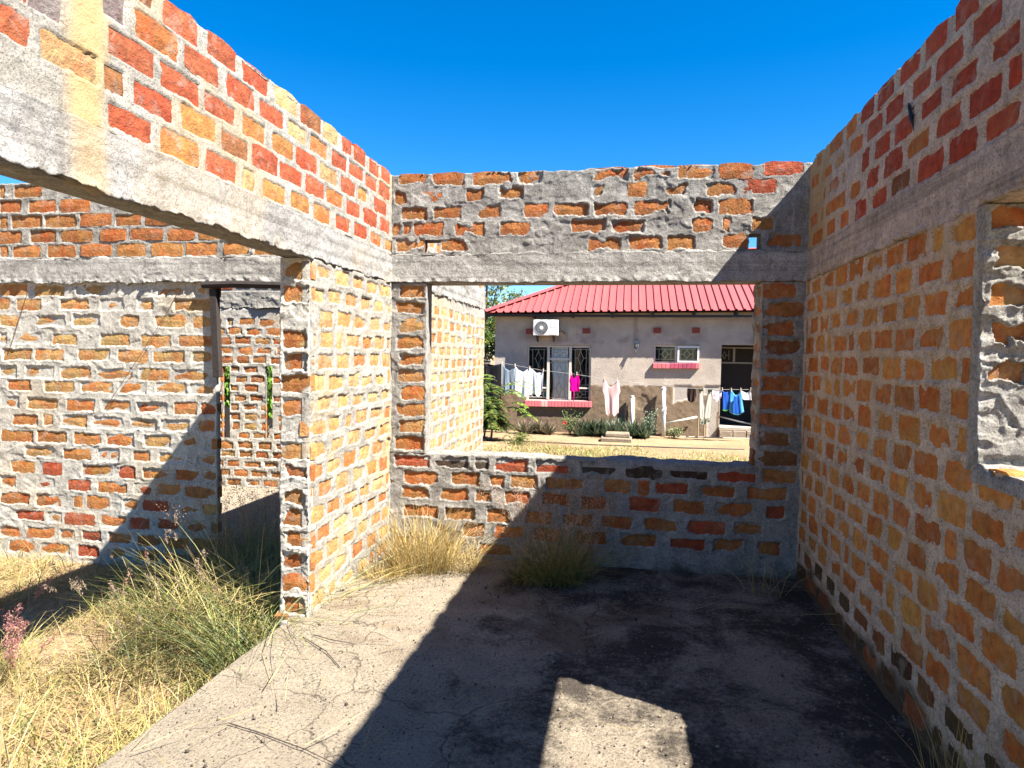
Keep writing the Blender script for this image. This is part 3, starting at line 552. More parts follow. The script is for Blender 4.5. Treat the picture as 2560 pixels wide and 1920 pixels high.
# --- outer room beyond: its far wall with two slots and its side wall seen through the window
YD = 8.1
WD = thing('brick_wall', 'distant brick wall with two narrow ventilation slots, seen through the left doorway', 'wall', (-5, YD, GZ))
SL = [(-5.337, -5.222, .40, 1.36), (-4.709, -4.606, .42, 1.37)]
zr = [-.2+.1265*i for i in range(18)]
dr = bond(-6.6, XL-.1, zr, .225, .045, .088, 'oony', 91, shr=.02, holes=SL)
face(WD, 'mortar', (0, YD, 0), 0, -6.6, XL-.02, GZ-.02, 2.13, dr, M_MORT_L, holes=SL, res=.0115, seed=93, t0=-.002, warp=.012, smear=.05, sthr=.2, hm=.001, rough=.005, depth=-.005, stain=lambda U, Z: .3*sstep(fbm(U, Z, .5, 19, 4), .0, .4))
face(WD, 'ring_beam', (0, YD, 0), 0, -6.6, XL-.02, 2.13, 2.36, [], M_MORT_W, res=.0115, seed=95, hm=.012, rough=.008, rag_lo=.03, lump=.03)
core(WD, (0, YD, 0), 0, [(-6.6, SL[0][0]-.002, .02, .045, GZ, 2.13), (SL[0][1]+.002, SL[1][0]-.002, .02, .045, GZ, 2.13), (SL[1][1]+.002, XL-.02, .02, .045, GZ, 2.13),
                         (SL[0][0]-.002, SL[0][1]+.002, .02, .15, GZ, .385), (SL[1][0]-.002, SL[1][1]+.002, .02, .15, GZ, .405),
                         (SL[0][0]-.002, SL[0][1]+.002, .02, .15, 1.37, 2.13), (SL[1][0]-.002, SL[1][1]+.002, .02, .15, 1.38, 2.13), (-6.6, XL-.02, .01, .16, 2.132, 2.9)], M_MORT)
du = bond(-6.6, XL-.1, [2.43, 2.555, 2.68, 2.805], .21, .045, .08, 'r', 96)
for q in du: put_brick(WD, (0, YD, 0), 0, q[0], q[1], q[2], q[3], 'r', .002)
WE = thing('brick_wall', 'sunlit outer side wall of ochre bricks seen at a slant just inside the window opening', 'wall', (XL, 6.6, GZ))
er = bond(YB+.3, YD+.24, [-.2+.128*i for i in range(18)], .215, .04, .095, 'yTyo', 97, shr=.025)
er = [q for q in er if q[0] > 5.55]
face(WE, 'mortar', OL, PI/2, YB+.19, YD+.25, GZ-.02, 2.135, er, M_MORT_W, res=.0115, seed=98, t0=.001, warp=.012, smear=.05, sthr=.2, hm=.003, rough=.004, depth=-.006, stain=lambda U, Z: .35*sstep(fbm(U, Z, .4, 29, 4), -.1, .3)+.6*sstep(-U, -6.1, -5.9))
face(WE, 'ring_beam', OL, PI/2, YB+.19, YD+.25, 2.135, 2.38, [], M_BEAM_W, res=.012, seed=99, hm=.01, rough=.007, rag_lo=.03, lump=.02)
eu = bond(YB+.19, YD+.2, [2.45, 2.575, 2.70, 2.825], .21, .045, .085, 'oyo', 100)
face(WE, 'upper_mortar', OL, PI/2, YB+.19, YD+.25, 2.38, 2.89, eu, M_MORT_W, res=.013, seed=101, hm=.0, rough=.004)
core(WE, OL, PI/2, [(YB+.18, YD+.24, .02, .16, GZ, 2.88)], M_MORT_W)
# ------------------------------------------------------------------ neighbouring house
HY = 16.0
def hp(s, z, y=HY): return (s, y, z+K*s)
PLA = None
def plaster_material():
    m, t, b = mat('stained_house_plaster'); p = pos(t)
    f = noise(t, p, 2.4, 7, .65, .5); g = noise(t, p, 26, 6, .7)
    up = mix(t, ramp(t, f, [(.3, 0), (.7, 1)]), (.315, .262, .215), (.42, .365, .305))
    up = mix(t, ramp(t, noise(t, pos(t, (3, 3, 1.1)), 1.5, 6, .65), [(.52, 0), (.70, .5)]), up, (.27, .235, .22))
    lo = mix(t, ramp(t, g, [(.3, 0), (.7, 1)]), (0.117, 0.0819, 0.0546), (0.195, 0.1443, 0.0975))
    pa = mix(t, f, (0.2808, 0.2496, 0.2184), (0.3432, 0.312, 0.2808))
    c = mix(t, attr(t, 'band'), up, lo); c = mix(t, attr(t, 'patch'), c, pa)
    c = mix(t, attr(t, 'soot'), c, (.20, .15, .14))
    L(t, c, b.inputs['Base Color']); b.inputs['Roughness'].default_value = .95; b.inputs['Specular IOR Level'].default_value = .12
    bump(t, b, g, .012, .7); return m
M_PLA = plaster_material()
def roof_material():
    m, t, b = mat('red_roof_sheet'); p = pos(t)
    c = mix(t, noise(t, p, 1.6, 5), (.265, .045, .045), (.315, .062, .060))
    c = mix(t, ramp(t, noise(t, pos(t, (5.6, .25, .25)), 1.0, 5, .7), [(.45, .0), (.70, .22)]), c, (.32, .13, .12))
    c = mix(t, ramp(t, noise(t, p, 9, 5, .7), [(.60, 0), (.74, .35)]), c, (.20, .06, .06))
    L(t, c, b.inputs['Base Color']); b.inputs['Roughness'].default_value = .55; return m
M_ROOF = roof_material()
M_DARKW = simple('dark_timber', (.035, .028, .025), .8)
M_INT = simple('dim_room_plaster', (.22, .20, .18), .9)
M_FRAME = simple('painted_window_steel', (.62, .57, .50), .5, var=.06)
M_WHITE = simple('white_paint', (.78, .78, .76), .45, var=.03)
M_BAR = simple('cream_burglar_bars', (.74, .74, .66), .5, var=.05)
M_TILE = simple('pink_sill_paint', (.60, .16, .18), .6, var=.22, vs=3)
M_TILE2 = simple('maroon_sill_paint', (.42, .07, .12), .55, var=.3, vs=5)
M_VENT = simple('red_air_brick', (.33, .075, .06), .8)
def glass_material():
    m = bpy.data.materials.new('window_glass'); m.use_nodes = True; t = m.node_tree
    t.nodes.remove(t.nodes['Principled BSDF']); out = t.nodes['Material Output']
    a = N(t, 'ShaderNodeBsdfTransparent'); a.inputs[0].default_value = (.97, .985, .985, 1)
    g = N(t, 'ShaderNodeBsdfGlossy'); g.inputs['Roughness'].default_value = .03
    fr = N(t, 'ShaderNodeFresnel'); fr.inputs[0].default_value = 1.5
    mx = N(t, 'ShaderNodeMixShader'); L(t, fr.outputs[0], mx.inputs[0]); L(t, a.outputs[0], mx.inputs[1]); L(t, g.outputs[0], mx.inputs[2])
    L(t, mx.outputs[0], out.inputs[0]); return m
M_GLASS = glass_material()
HOUSE = thing('house', 'single storey house with a red ribbed metal roof and stained plaster wall across the yard', 'house', (0, HY, GZ))
W1 = (-2.394, -.833, .491, 1.854); W2 = (.633, 1.664, 1.429, 1.858); D1 = (2.168, 3.35, -.05, 1.857)
HX0, HX1 = -3.19, 7.5
def house_front():
    holes = [W1, W2, D1]
    us = seg(sorted({HX0, HX1, *[h[i] for h in holes for i in (0, 1)]}), .03); zs = seg(sorted({GZ-.1, 2.62, *[h[i] for h in holes for i in (2, 3)]}), .03)
    U, Z = np.meshgrid(us, zs)
    e = .02*fbm(U, Z, .12, 5, 3)
    band = ((Z+e*.3 < .885) & (U < 1.11)) | ((Z+e*.2 < .885) & (U > 1.50) & (U < 1.80) & (Z > .55)) | ((Z < .62+.25*fbm(U, Z, .5, 8, 3)) & (U >= 1.11) & (U < 1.9) & (Z < .5+.3*(U-1.1)))
    patch = (((U-.406)/.16)**2+((Z-.50)/.17)**2 < 1+.7*fbm(U, Z, .12, 9, 3)) | ((Z < .885) & (U > 1.11) & ~band)
    soot = np.zeros_like(U)
    for cx in (-.96, .70, 1.583, -2.341): soot = np.maximum(soot, .75*np.exp(-(((U-cx)/.26)**2+((Z-2.13)/.2)**2)**2)*(.6+.8*fbm(U, Z, .15, 21, 3)))
    soot = np.maximum(soot, .6*np.exp(-((U-.2-.03*fbm(U, Z, .1, 31, 3))/.06)**4)*(Z > 1.9))
    soot = np.maximum(soot, .6*sstep(.18*fbm(U, Z, .3, 41, 4)-np.abs(Z-1.95)*.5+.02, 0, .08)*(U > -2.6)*(Z > 1.86))
    band = np.where(U > 2.1, Z < .3, band)
    nu = len(us); cu = (us[1:]+us[:-1])/2; cz = (zs[1:]+zs[:-1])/2
    keep = np.ones((len(zs)-1, nu-1), bool)
    for h in holes: keep &= ~((cu[None, :] > h[0]) & (cu[None, :] < h[1]) & (cz[:, None] > h[2]) & (cz[:, None] < h[3]))
    jj, ii = np.nonzero(keep); a = jj*nu+ii
    d = np.where(band > 0, .012*fbm(U, Z, .09, 51, 4, .7), .004*fbm(U, Z, .3, 52, 3))-.02*patch
    V = np.c_[U.ravel(), (HY-d).ravel()-HY, (Z+K*U).ravel()-GZ]
    me = np_mesh('front_wall', V, np.c_[a, a+1, a+nu+1, a+nu], {'band': band.ravel().astype(float), 'patch': (patch & ~band).ravel().astype(float)*.9, 'soot': np.clip(soot, 0, 1).ravel()}, True)
    o = bpy.data.objects.new('front_wall', me); me.materials.append(M_PLA); COL.objects.link(o); o.parent = HOUSE
house_front()
def plain_attr(o):
    for k in ('band', 'patch', 'soot'): o.data.attributes.new(k, 'FLOAT', 'POINT')
    return o
def hbox(mb, s0, s1, y0, y1, z0, z1): mb.box((s0, y0, z0+K*s0), (s1, y1, z1+K*s0)); return mb
# reveals, side walls, back wall, ceiling
for s0, s1, z0, z1 in (W1, W2, D1):
    dp = .2; mb = MB()
    mb.box((s0-.02, HY+.016, z0+K*s0), (s0, HY+dp, z1+K*s0)); mb.box((s1, HY+.016, z0+K*s0), (s1+.02, HY+dp, z1+K*s0))
    mb.box((s0-.02, HY+.016, z1+K*s0), (s1+.02, HY+dp, z1+.03+K*s0)); mb.box((s0-.02, HY+.016, z0-.05+K*s0), (s1+.02, HY+dp, z0+K*s0-.004))
    plain_attr(mb.build('opening_reveal', M_PLA, HOUSE))
mb = MB(); mb.box((HX0, HY+.02, GZ-.1), (HX0+.2, 24.2, 2.6)); mb.box((HX1-.2, HY+.02, GZ-.1), (HX1, 24.2, 2.72)); mb.box((HX0+.2, 24.0, GZ-.1), (HX1-.2, 24.2, 2.6))
plain_attr(mb.build('side_wall', M_PLA, HOUSE))
mb = MB(); mb.box((HX0+.2, HY+.21, 2.50), (HX1-.2, 23.9, 2.54)); mb.box((-.4, HY+.2, GZ), (-.3, 19, 2.49)); mb.box((1.9, HY+.2, GZ), (2.0, 19, 2.49)); mb.box((HX0+.2, 19, GZ), (HX1-.2, 19.1, 2.49)); mb.box((HX0+.2, HY+.2, -.1), (HX1-.2, 19, -.06))
mb.build('room_interior', M_INT, HOUSE)
mb = MB(); mb.box((2.0, HY+1.3, -.05), (4.2, HY+1.4, 2.48)); mb.box((3.6, HY+.2, -.05), (3.7, HY+1.3, 2.48)); mb.build('porch_wall', simple('dark_porch_wall', (.06, .05, .05), .8), HOUSE)  # porch walls in one even near-black tone

# roof sheets: trapezoid ribs
def slope(name, origin, xdir, updir, width, run, hipL, hipR, pitch=.178):
    """xdir along the eave, updir up the slope per metre of plan run"""
    prof = []
    x = 0.0
    while x < width:
        prof += [(x, 0), (x+.12, 0), (x+.133, .036), (x+.165, .036)]
        x += pitch
    prof = [q for q in prof if q[0] <= width]
    X = Vector(xdir); Up = Vector(updir); nrm = X.cross(Up).normalized()
    V = []; F = []
    for q, h in prof:
        r = run
        if hipL: r = min(r, q)
        if hipR: r = min(r, width-q)
        V.append(tuple(Vector(origin)+X*q+nrm*h)); V.append(tuple(Vector(origin)+X*q+Up*max(r, .001)+nrm*h))
    for i in range(len(prof)-1): F.append((2*i, 2*i+2, 2*i+3, 2*i+1))
    me = bpy.data.meshes.new(name); me.from_pydata([tuple(Vector(v)-Vector(HOUSE.location)) for v in V], [], F); me.update(); me.materials.append(M_ROOF)
    o = bpy.data.objects.new(name, me); COL.objects.link(o); o.parent = HOUSE; return o
EY, EX, RUN, PIT = 15.65, -3.42, 4.35, .462
EZ = 2.632
wid = 11.6
xd = Vector((1, 0, K))
slope('roof_sheet', (EX, EY, EZ+K*EX), xd, (0, 1, PIT), wid, RUN, True, True)
slope('roof_sheet', (EX, EY+2*RUN, EZ+K*EX), (0, -1, 0), (1, 0, PIT), 2*RUN, RUN, True, True)
mb = MB()
b0 = Vector((EX, EY+2*RUN, EZ+K*EX)); b1 = Vector((EX+wid, EY+2*RUN, EZ+K*(EX+wid))); r0 = Vector((EX+RUN, EY+RUN, EZ+PIT*RUN+K*(EX+RUN))); r1 = Vector((EX+wid-RUN, EY+RUN, EZ+PIT*RUN+K*(EX+wid-RUN)))
mb.poly([b0, r0, r1, b1]); e1 = Vector((EX+wid, EY, EZ+K*(EX+wid))); mb.poly([b1, r1, e1]); mb.build('roof_back', M_ROOF, HOUSE)
mb = MB()
e0 = Vector((EX, EY, EZ+K*EX)); up = Vector((0, 0, .035))
def cap(a, b, side):
    a = a+up; b = b+up; d = Vector(side)*.16
    mb.poly([a-d-Vector((0, 0, .02)), b-d-Vector((0, 0, .02)), b+Vector((0, 0, .03)), a+Vector((0, 0, .03))]); mb.poly([a+Vector((0, 0, .03)), b+Vector((0, 0, .03)), b+d-Vector((0, 0, .02)), a+d-Vector((0, 0, .02))])
cap(e0, r0, (.7, -.7, -.0)); cap(r0, r1, (0, -1, 0)); cap(b0, r0, (.7, .7, 0))
mb.build('ridge_cap', M_ROOF, HOUSE)
mb = MB(); mb.box((EX+.03, EY+.05, EZ-.09+K*EX), (EX+wid, EY+.075, EZ-.03+K*EX)); mb.build('fascia', M_DARKW, HOUSE)
mb = MB(); mb.poly([(EX+.02, EY+.08, EZ-.03+K*EX), (EX+wid, EY+.08, EZ-.03+K*(EX+wid)), (EX+wid, HY+.1, EZ-.02+K*(EX+wid)), (EX+.02, HY+.1, EZ-.02+K*EX)])
mb.poly([(EX+.02, EY+.08, EZ-.03+K*EX), (EX+.02, EY+8, EZ-.03+K*EX), (HX0+.1, EY+8, EZ-.02+K*EX), (HX0+.1, EY+.08, EZ-.02+K*EX)]); mb.build('soffit', M_DARKW, HOUSE)
for i in range(9):
    s = -2.21+.93*i
    MB().box((s-.025, EY+.06, 2.50+K*s), (s+.025, HY+.03, 2.61+K*s)).build('rafter_end', M_DARKW, HOUSE)
# air bricks
def sub(o, parent):
    """make o (built in house space) a child of a part"""
    o.parent = parent; return o
for s, z in ((-2.341, 2.189), (-.96, 2.193), (.70, 2.198), (1.583, 2.196)):
    v = hbox(MB(), s-.09, s+.09, HY-.012, HY+.02, z-.065, z+.065).build('air_brick', M_VENT, HOUSE)
    for i in range(5):
        for j in range(3):
            pass
    mb = MB()
    for i in range(6): hbox(mb, s-.085+.031*i, s-.073+.031*i, HY-.022, HY-.0125, z-.06, z+.06)
    for j in range(4): hbox(mb, s-.09, s+.09, HY-.019, HY-.0125, z-.063+.038*j, z-.053+.038*j)
    sub(mb.build('air_brick_grid', M_VENT, HOUSE), v)
# windows
def frame_rect(mb, s0, s1, z0, z1, w, y0, y1):
    hbox(mb, s0, s1, y0, y1, z0, z0+w); hbox(mb, s0, s1, y0, y1, z1-w, z1); hbox(mb, s0, s0+w, y0, y1, z0+w, z1-w); hbox(mb, s1-w, s1, y0, y1, z0+w, z1-w)
YF = HY+.06
def pane(win, s0, s1, z0, z1): sub(MB().poly([(s0, YF+.02, z0+K*s0), (s1, YF+.02, z0+K*s0), (s1, YF+.02, z1+K*s0), (s0, YF+.02, z1+K*s0)]).build('pane', M_GLASS, HOUSE), win)
def bars(win, s0, s1, z0, z1, dia, ry=.028):
    mb = MB(); y = YF+ry; r = .0075
    w = s1-s0; a = s0+.19*w; b = s0+.81*w; c = (a+b)/2
    tb = lambda p, q: mb.tube([hp(p[0], p[1], y), hp(q[0], q[1], y)], r, 5)
    tb((s0, z1-.06), (s1, z1-.06)); tb((s0, z0+.05), (s1, z0+.05)); tb((a, z0+.05), (a, z1-.06)); tb((b, z0+.05), (b, z1-.06))
    h = z1-z0-.11; n = dia; dh = h/n; dw = .16*w
    for i in range(n):
        zb = z0+.05+dh*i; zm = zb+dh/2
        ins = .1*dh
        tb((c, zb+ins), (c-dw, zm)); tb((c-dw, zm), (c, zb+dh-ins)); tb((c, zb+dh-ins), (c+dw, zm)); tb((c+dw, zm), (c, zb+ins)); tb((a, zm), (c-dw, zm)); tb((b, zm), (c+dw, zm))
        tb((c, zb), (c, zb+ins)); tb((c, zb+dh-ins), (c, zb+dh))
    sub(mb.build('burglar_bars', M_BAR, HOUSE), win)
def window1():
    s0, s1, z0, z1 = W1
    mb = MB(); frame_rect(mb, s0+.004, s1-.004, z0+.004, z1-.004, .04, YF-.02, YF+.03)
    m1, m2 = -1.871, -1.337
    for m in (m1, m2): hbox(mb, m-.03, m+.03, YF-.025, YF+.035, z0+.044, z1-.044)
    hbox(mb, m1+.03, m2-.03, YF-.02, YF+.03, 1.493, 1.548); hbox(mb, s0+.044, m1-.03, YF-.02, YF+.03, .80, .84); hbox(mb, m2+.03, s1-.044, YF-.02, YF+.03, .80, .84)
    w = mb.build('window', M_FRAME, HOUSE)
    for a, b, c, d in ((s0+.044, m1-.03, z0+.044, .8), (s0+.044, m1-.03, .84, z1-.044), (m2+.03, s1-.044, z0+.044, .8), (m2+.03, s1-.044, .84, z1-.044), (m1+.03, m2-.03, z0+.044, 1.493), (m1+.03, m2-.03, 1.548, z1-.044)): pane(w, a, b, c, d)
    for a, b in ((s0+.044, m1-.03), (m2+.03, s1-.044)): bars(w, a, b, .84, z1-.044, 2); bars(w, a, b, z0+.044, .8, 1)
    bars(w, m1+.03, m2-.03, z0+.044, 1.493, 2); bars(w, m1+.03, m2-.03, 1.548, z1-.044, 1)
    # net curtain
    n, k = 60, 14; V = []; F = []
    for j in range(k+1):
        for i in range(n+1):
            u = i/n; s = -1.78+.40*u+.02*math.sin(j*.4); V.append(hp(s, .52+1.30*j/k, HY+.108+.006*math.sin(u*62)+.003*math.sin(u*23+j*.3)))
    for j in range(k):
        for i in range(n): a = j*(n+1)+i; F.append((a, a+1, a+n+2, a+n+1))
    q = MB(); q.v = V; q.f = F; sub(q.build('curtain', simple('net_curtain', (1.1, 1.1, 1.06), .9, var=.03), HOUSE, smooth=True), w)
    sub(hbox(MB(), -1.99, -1.88, HY+.125, HY+.14, .5, 1.0).build('curtain', simple('teal_curtain', (.05, .22, .24), .9), HOUSE), w)
    nt = 20
    sill = hbox(MB(), -2.425, -.806, HY-.05, HY+.04, .375, .50).build('window_sill', M_TILE, HOUSE); sub(sill, w)
    for i in range(nt):
        a = -2.425+i*(1.619/nt); o = hbox(MB(), a+.002, a+1.619/nt-.002, HY-.085, HY-.02, .362+.001*(i % 3), .508+.002*(i % 2)).build('sill_tile', M_TILE if i not in (5, 6) else simple('worn_sill_paint', (.66, .40, .36), .7), HOUSE, bevel=.007)
        sub(o, w)
window1()
def window2():
    s0, s1, z0, z1 = W2; m = 1.144
    mb = MB(); frame_rect(mb, s0+.004, s1-.004, z0+.004, z1-.004, .036, YF-.02, YF+.03); hbox(mb, m-.026, m+.026, YF-.025, YF+.035, z0+.04, z1-.04)
    w = mb.build('window', M_FRAME, HOUSE); pane(w, s0+.04, m-.026, z0+.04, z1-.04); pane(w, m+.026, s1-.04, z0+.04, z1-.04)
    bars(w, s0+.04, m-.026, z0+.04, z1-.04, 1); bars(w, m+.026, s1-.04, z0+.04, z1-.04, 1)
    mb = MB(); frame_rect(mb, m+.03, s1-.0, z0+.02, z1-.03, .04, HY-.06, HY-.03); f = mb.build('opening_sash', M_WHITE, HOUSE); sub(f, w)
    sub(hbox(MB(), .614, 1.673, HY-.05, HY+.04, 1.315, 1.424).build('window_sill', M_TILE2, HOUSE), w)
    for i in range(11):
        a = .614+i*1.059/11; o = hbox(MB(), a+.002, a+1.059/11-.002, HY-.08, HY-.02, 1.303, 1.428).build('sill_tile', M_TILE if i < 4 or i > 9 else M_TILE2, HOUSE, bevel=.007); sub(o, w)
window2()
mb = MB(); frame_rect(mb, 2.2, 3.3, 1.42, 1.83, .035, HY+1.27, HY+1.3); hbox(mb, 2.62, 2.67, HY+1.265, HY+1.299, 1.455, 1.795); pw = mb.build('porch_window', M_FRAME, HOUSE)
hbox(MB(), 2.2, 3.3, HY+1.25, HY+1.295, 1.33, 1.40)
mb = MB()
for a, b in (((2.3, 1.5), (2.3, 1.75)), ((2.52, 1.5), (2.52, 1.75)), ((2.3, 1.62), (2.37, 1.62)), ((2.45, 1.62), (2.52, 1.62)), ((2.37, 1.62), (2.41, 1.72)), ((2.45, 1.62), (2.41, 1.72)), ((2.37, 1.62), (2.41, 1.52)), ((2.45, 1.62), (2.41, 1.52))):
    mb.tube([hp(*a, HY+1.26), hp(*b, HY+1.26)], .006, 5)
sub(mb.build('burglar_bars', M_BAR, HOUSE), pw)
# threshold and steps of the doorway
M_STEP = simple('rough_step_concrete', (.42, .37, .30), .95, var=.2, bmp=.01, bs=25)
hbox(MB(), 2.15, 3.6, HY-.09, HY+.5, -.12, -.045).build('threshold', M_STEP, HOUSE, bevel=.008)
rs_ = random.Random(4)
for i in range(5): hbox(MB(), 2.16+.3*i, 2.45+.3*i, HY-.10-.02*rs_.random(), HY+.3, GZ-.03, -.128).build('step_stone', simple('step_rubble', (.30, .24, .18), .95, var=.3, bmp=.01, bs=20) if i == 0 else bpy.data.materials['step_rubble'], HOUSE, bevel=.012)
M_STEEL = simple('dull_steel', (.30, .30, .30), .4, 0.6)
tag(MB().tube([hp(2.2, .16, HY+.5), hp(2.62, .06, HY+.3), hp(3.1, -.02, HY+.2)], .02, 8).build('steel_pole', M_STEEL), 'grey pole leaning across the dark doorway behind the washing', 'pole')

# air conditioner
AC = thing('air_conditioner', 'white outdoor air conditioning unit with a round black fan, mounted above the wide window', 'air conditioner', (-1.91, 15.85, 2.26-.03))
ax0, ax1, az0, az1, ay0, ay1 = -2.212, -1.612, 2.076, 2.453, 15.70, 15.95
zz = K*-1.9
MB().box((ax0, ay0, az0+zz), (ax1, ay1, az1+zz)).build('casing', M_WHITE, AC, bevel=.012)
fc = Vector((-2.008, ay0-.006, 2.262+zz)); fr = .155
M_BLK = simple('dark_grille', (.03, .035, .04), .5); M_GRY = simple('grey_plastic', (.40, .42, .43), .5)
mb = MB(); n = 36
mb.tube([fc+Vector((0, .004, 0)), fc+Vector((0, -.004, 0))], fr, n); fan = mb.build('fan_grille', M_BLK, AC)
mb = MB()
for i in range(24):
    a = 2*PI*i/24; d = Vector((math.cos(a), 0, math.sin(a))); q = fc+Vector((0, -.008, 0)); mb.tube([q+d*.045, q+d*fr], .0016, 4)
for r in (.08, .115, .152):
    mb.tube([fc+Vector((r*math.cos(2*PI*i/30), -.009, r*math.sin(2*PI*i/30))) for i in range(31)], .0018, 4, cap=False)
g = mb.build('grille_wires', M_GRY, AC); g.parent = fan
g = MB().tube([fc+Vector((0, -.004, 0)), fc+Vector((0, -.016, 0))], .045, 20).build('fan_hub', M_WHITE, AC); g.parent = fan
MB().box((-1.80, ay0-.005, 2.26+zz), (-1.64, ay0+.004, 2.43+zz)).build('service_panel', simple('pale_panel', (.66, .68, .70), .5, var=.03), AC, bevel=.003)
MB().box((-1.82, ay0-.004, 2.10+zz), (-1.65, ay0+.004, 2.15+zz)).build('badge_plate', M_WHITE, AC)
for s in (-2.13, -1.737):
    mb = MB(); mb.box((s-.016, 15.72, 2.045+zz), (s+.016, 15.99, 2.075+zz)); mb.box((s-.016, 15.955, 1.93+zz), (s+.016, 15.99, 2.045+zz)); mb.bar((s, 15.75, 2.05+zz), (s, 15.97, 1.94+zz), .02, .02); mb.build('bracket', M_BLK, AC)
mb = MB(); mb.tube([(-1.615, 15.85, 2.25+zz), (-1.56, 15.88, 2.28+zz), (-1.50, 15.93, 2.22+zz), (-1.44, 15.97, 2.15+zz), (-1.43, 15.99, 1.98+zz)], .014, 7); mb.build('coolant_pipe', simple('pipe_lagging', (.35, .31, .26), .9), AC)
mb = MB(); mb.tube([(-1.60, 15.86, 2.18+zz), (-1.54, 15.9, 2.2+zz), (-1.47, 15.97, 2.13+zz)], .010, 6); mb.build('coolant_pipe', M_BLK, AC)
LM = thing('wall_lamp', 'small wall lamp bracket with a looped metal guard under the eaves', 'lamp', hp(.225, 1.9, 15.95))
MB().tube([hp(.225, 1.93, 15.99), hp(.225, 1.91, 15.95), hp(.222, 1.88, 15.92)], [.05, .055, .03], 10).build('lamp_base', M_GRY, LM)
MB().tube([hp(.222, 1.89, 15.92), hp(.20, 1.80, 15.88), hp(.195, 1.73, 15.88)], [.035, .03, .018], 8).build('lamp_body', M_BLK, LM)
MB().tube([hp(.25, 1.88, 15.92), hp(.268, 1.82, 15.87), hp(.262, 1.76, 15.86), hp(.235, 1.72, 15.86), hp(.21, 1.70, 15.87)], .010, 6).build('lamp_guard', simple('polished_steel', (.7, .7, .7), .25, 1.0), LM)

# pipes by the wall
VP = thing('vent_pipe', 'thick white standing soil pipe with a capped top and side tee by the house wall', 'pipe', hp(.88, GZ, 15.88))
mb = MB(); mb.tube([(.897, 15.88, GZ-.05), (.874, 15.88, .83)], .046, 14); mb.build('pipe', M_WHITE, VP, smooth=True)
mb = MB(); mb.tube([(.8725, 15.88, .80), (.8715, 15.88, .86), (.8715, 15.88, .885)], [.056, .056, .025], 14); mb.build('pipe_cap', M_WHITE, VP)
mb = MB(); mb.tube([(.886, 15.88, .24), (.884, 15.88, .42)], .057, 14); mb.tube([(.885, 15.88, .333), (.885, 15.80, .333)], .050, 12); t_ = mb.build('tee_joint', M_WHITE, VP)
o = MB().tube([(.885, 15.80, .333), (.885, 15.795, .333)], .034, 12).build('tee_opening', M_GRY, VP); o.parent = t_
mb = MB(); mb.tube([(.94, 15.88, .025), (1.65, 15.90, .20)], .026, 10); mb.build('branch_pipe', simple('cream_pipe', (.72, .69, .55), .5, var=.04), VP, smooth=True)
WP = thing('waste_pipe', 'pair of slim white pipes standing behind the spiky plants', 'pipe', hp(.16, GZ, 15.9))
MB().tube([(.165, 15.9, GZ-.03), (.153, 15.9, .64)], .036, 12).build('pipe', M_WHITE, WP, smooth=True)
MB().tube([(.1535, 15.9, .60), (.1525, 15.9, .665)], .043, 12).build('pipe_collar', M_WHITE, WP)
MB().tube([(.218, 15.93, GZ-.03), (.208, 15.93, .62)], .011, 8).build('thin_pipe', simple('greenish_pipe', (.55, .58, .48), .5), WP)
M_POST = simple('bare_stick', (.33, .25, .15), .9)
for s, lb in ((1.66, 'left one of two thin sticks under the pale trousers'), (1.80, 'right one of two thin sticks under the pale trousers')):
    tag(MB().tube([hp(s, GZ-.02, 15.75), hp(s+.005, .25, 15.76)], .018, 7).build('stick', M_POST), lb, 'stick', 'sticks by the wall')
tag(MB().tube([hp(1.2, GZ+.03, 15.6), hp(2.3, GZ+.02, 15.55), hp(3.2, GZ+.03, 15.5)], .015, 6).build('ground_pipe', simple('pale_pipe', (.55, .48, .38), .7)), 'thin pale pipe lying along the foot of the house wall', 'pipe')
tag(MB().tube([(-3.4, 13.9, GZ+.012), (-2.0, 13.92, GZ+.02), (-.6, 13.86, GZ+.01), (.9, 13.85, GZ+.015), (2.4, 14.0, GZ+.01)], .014, 6).build('hose', simple('black_hose', (.05, .045, .04), .6)), 'dark hose lying across the sandy yard', 'hose')

# concrete blocks used as a step
M_BLOCK = simple('brown_weathered_block', (.24, .19, .13), .95, var=.3, vs=6, bmp=.01, bs=25)
rs_ = random.Random(9)
for (x0, x1, y0, y1, z0, z1, lb) in ((-.52, .15, 14.45, 14.85, GZ-.02, -.192, 'lower pale concrete block lying in front of the spiky plants'), (-.42, .10, 14.6, 14.9, -.187, -.10, 'upper weathered brown block resting on the pale concrete block')):
    mb = MB(); mb.box((x0, y0, z0), (x1, y1, z1), .012, rs_); tag(mb.build('concrete_block', M_BLOCK, bevel=.012), lb, 'block')

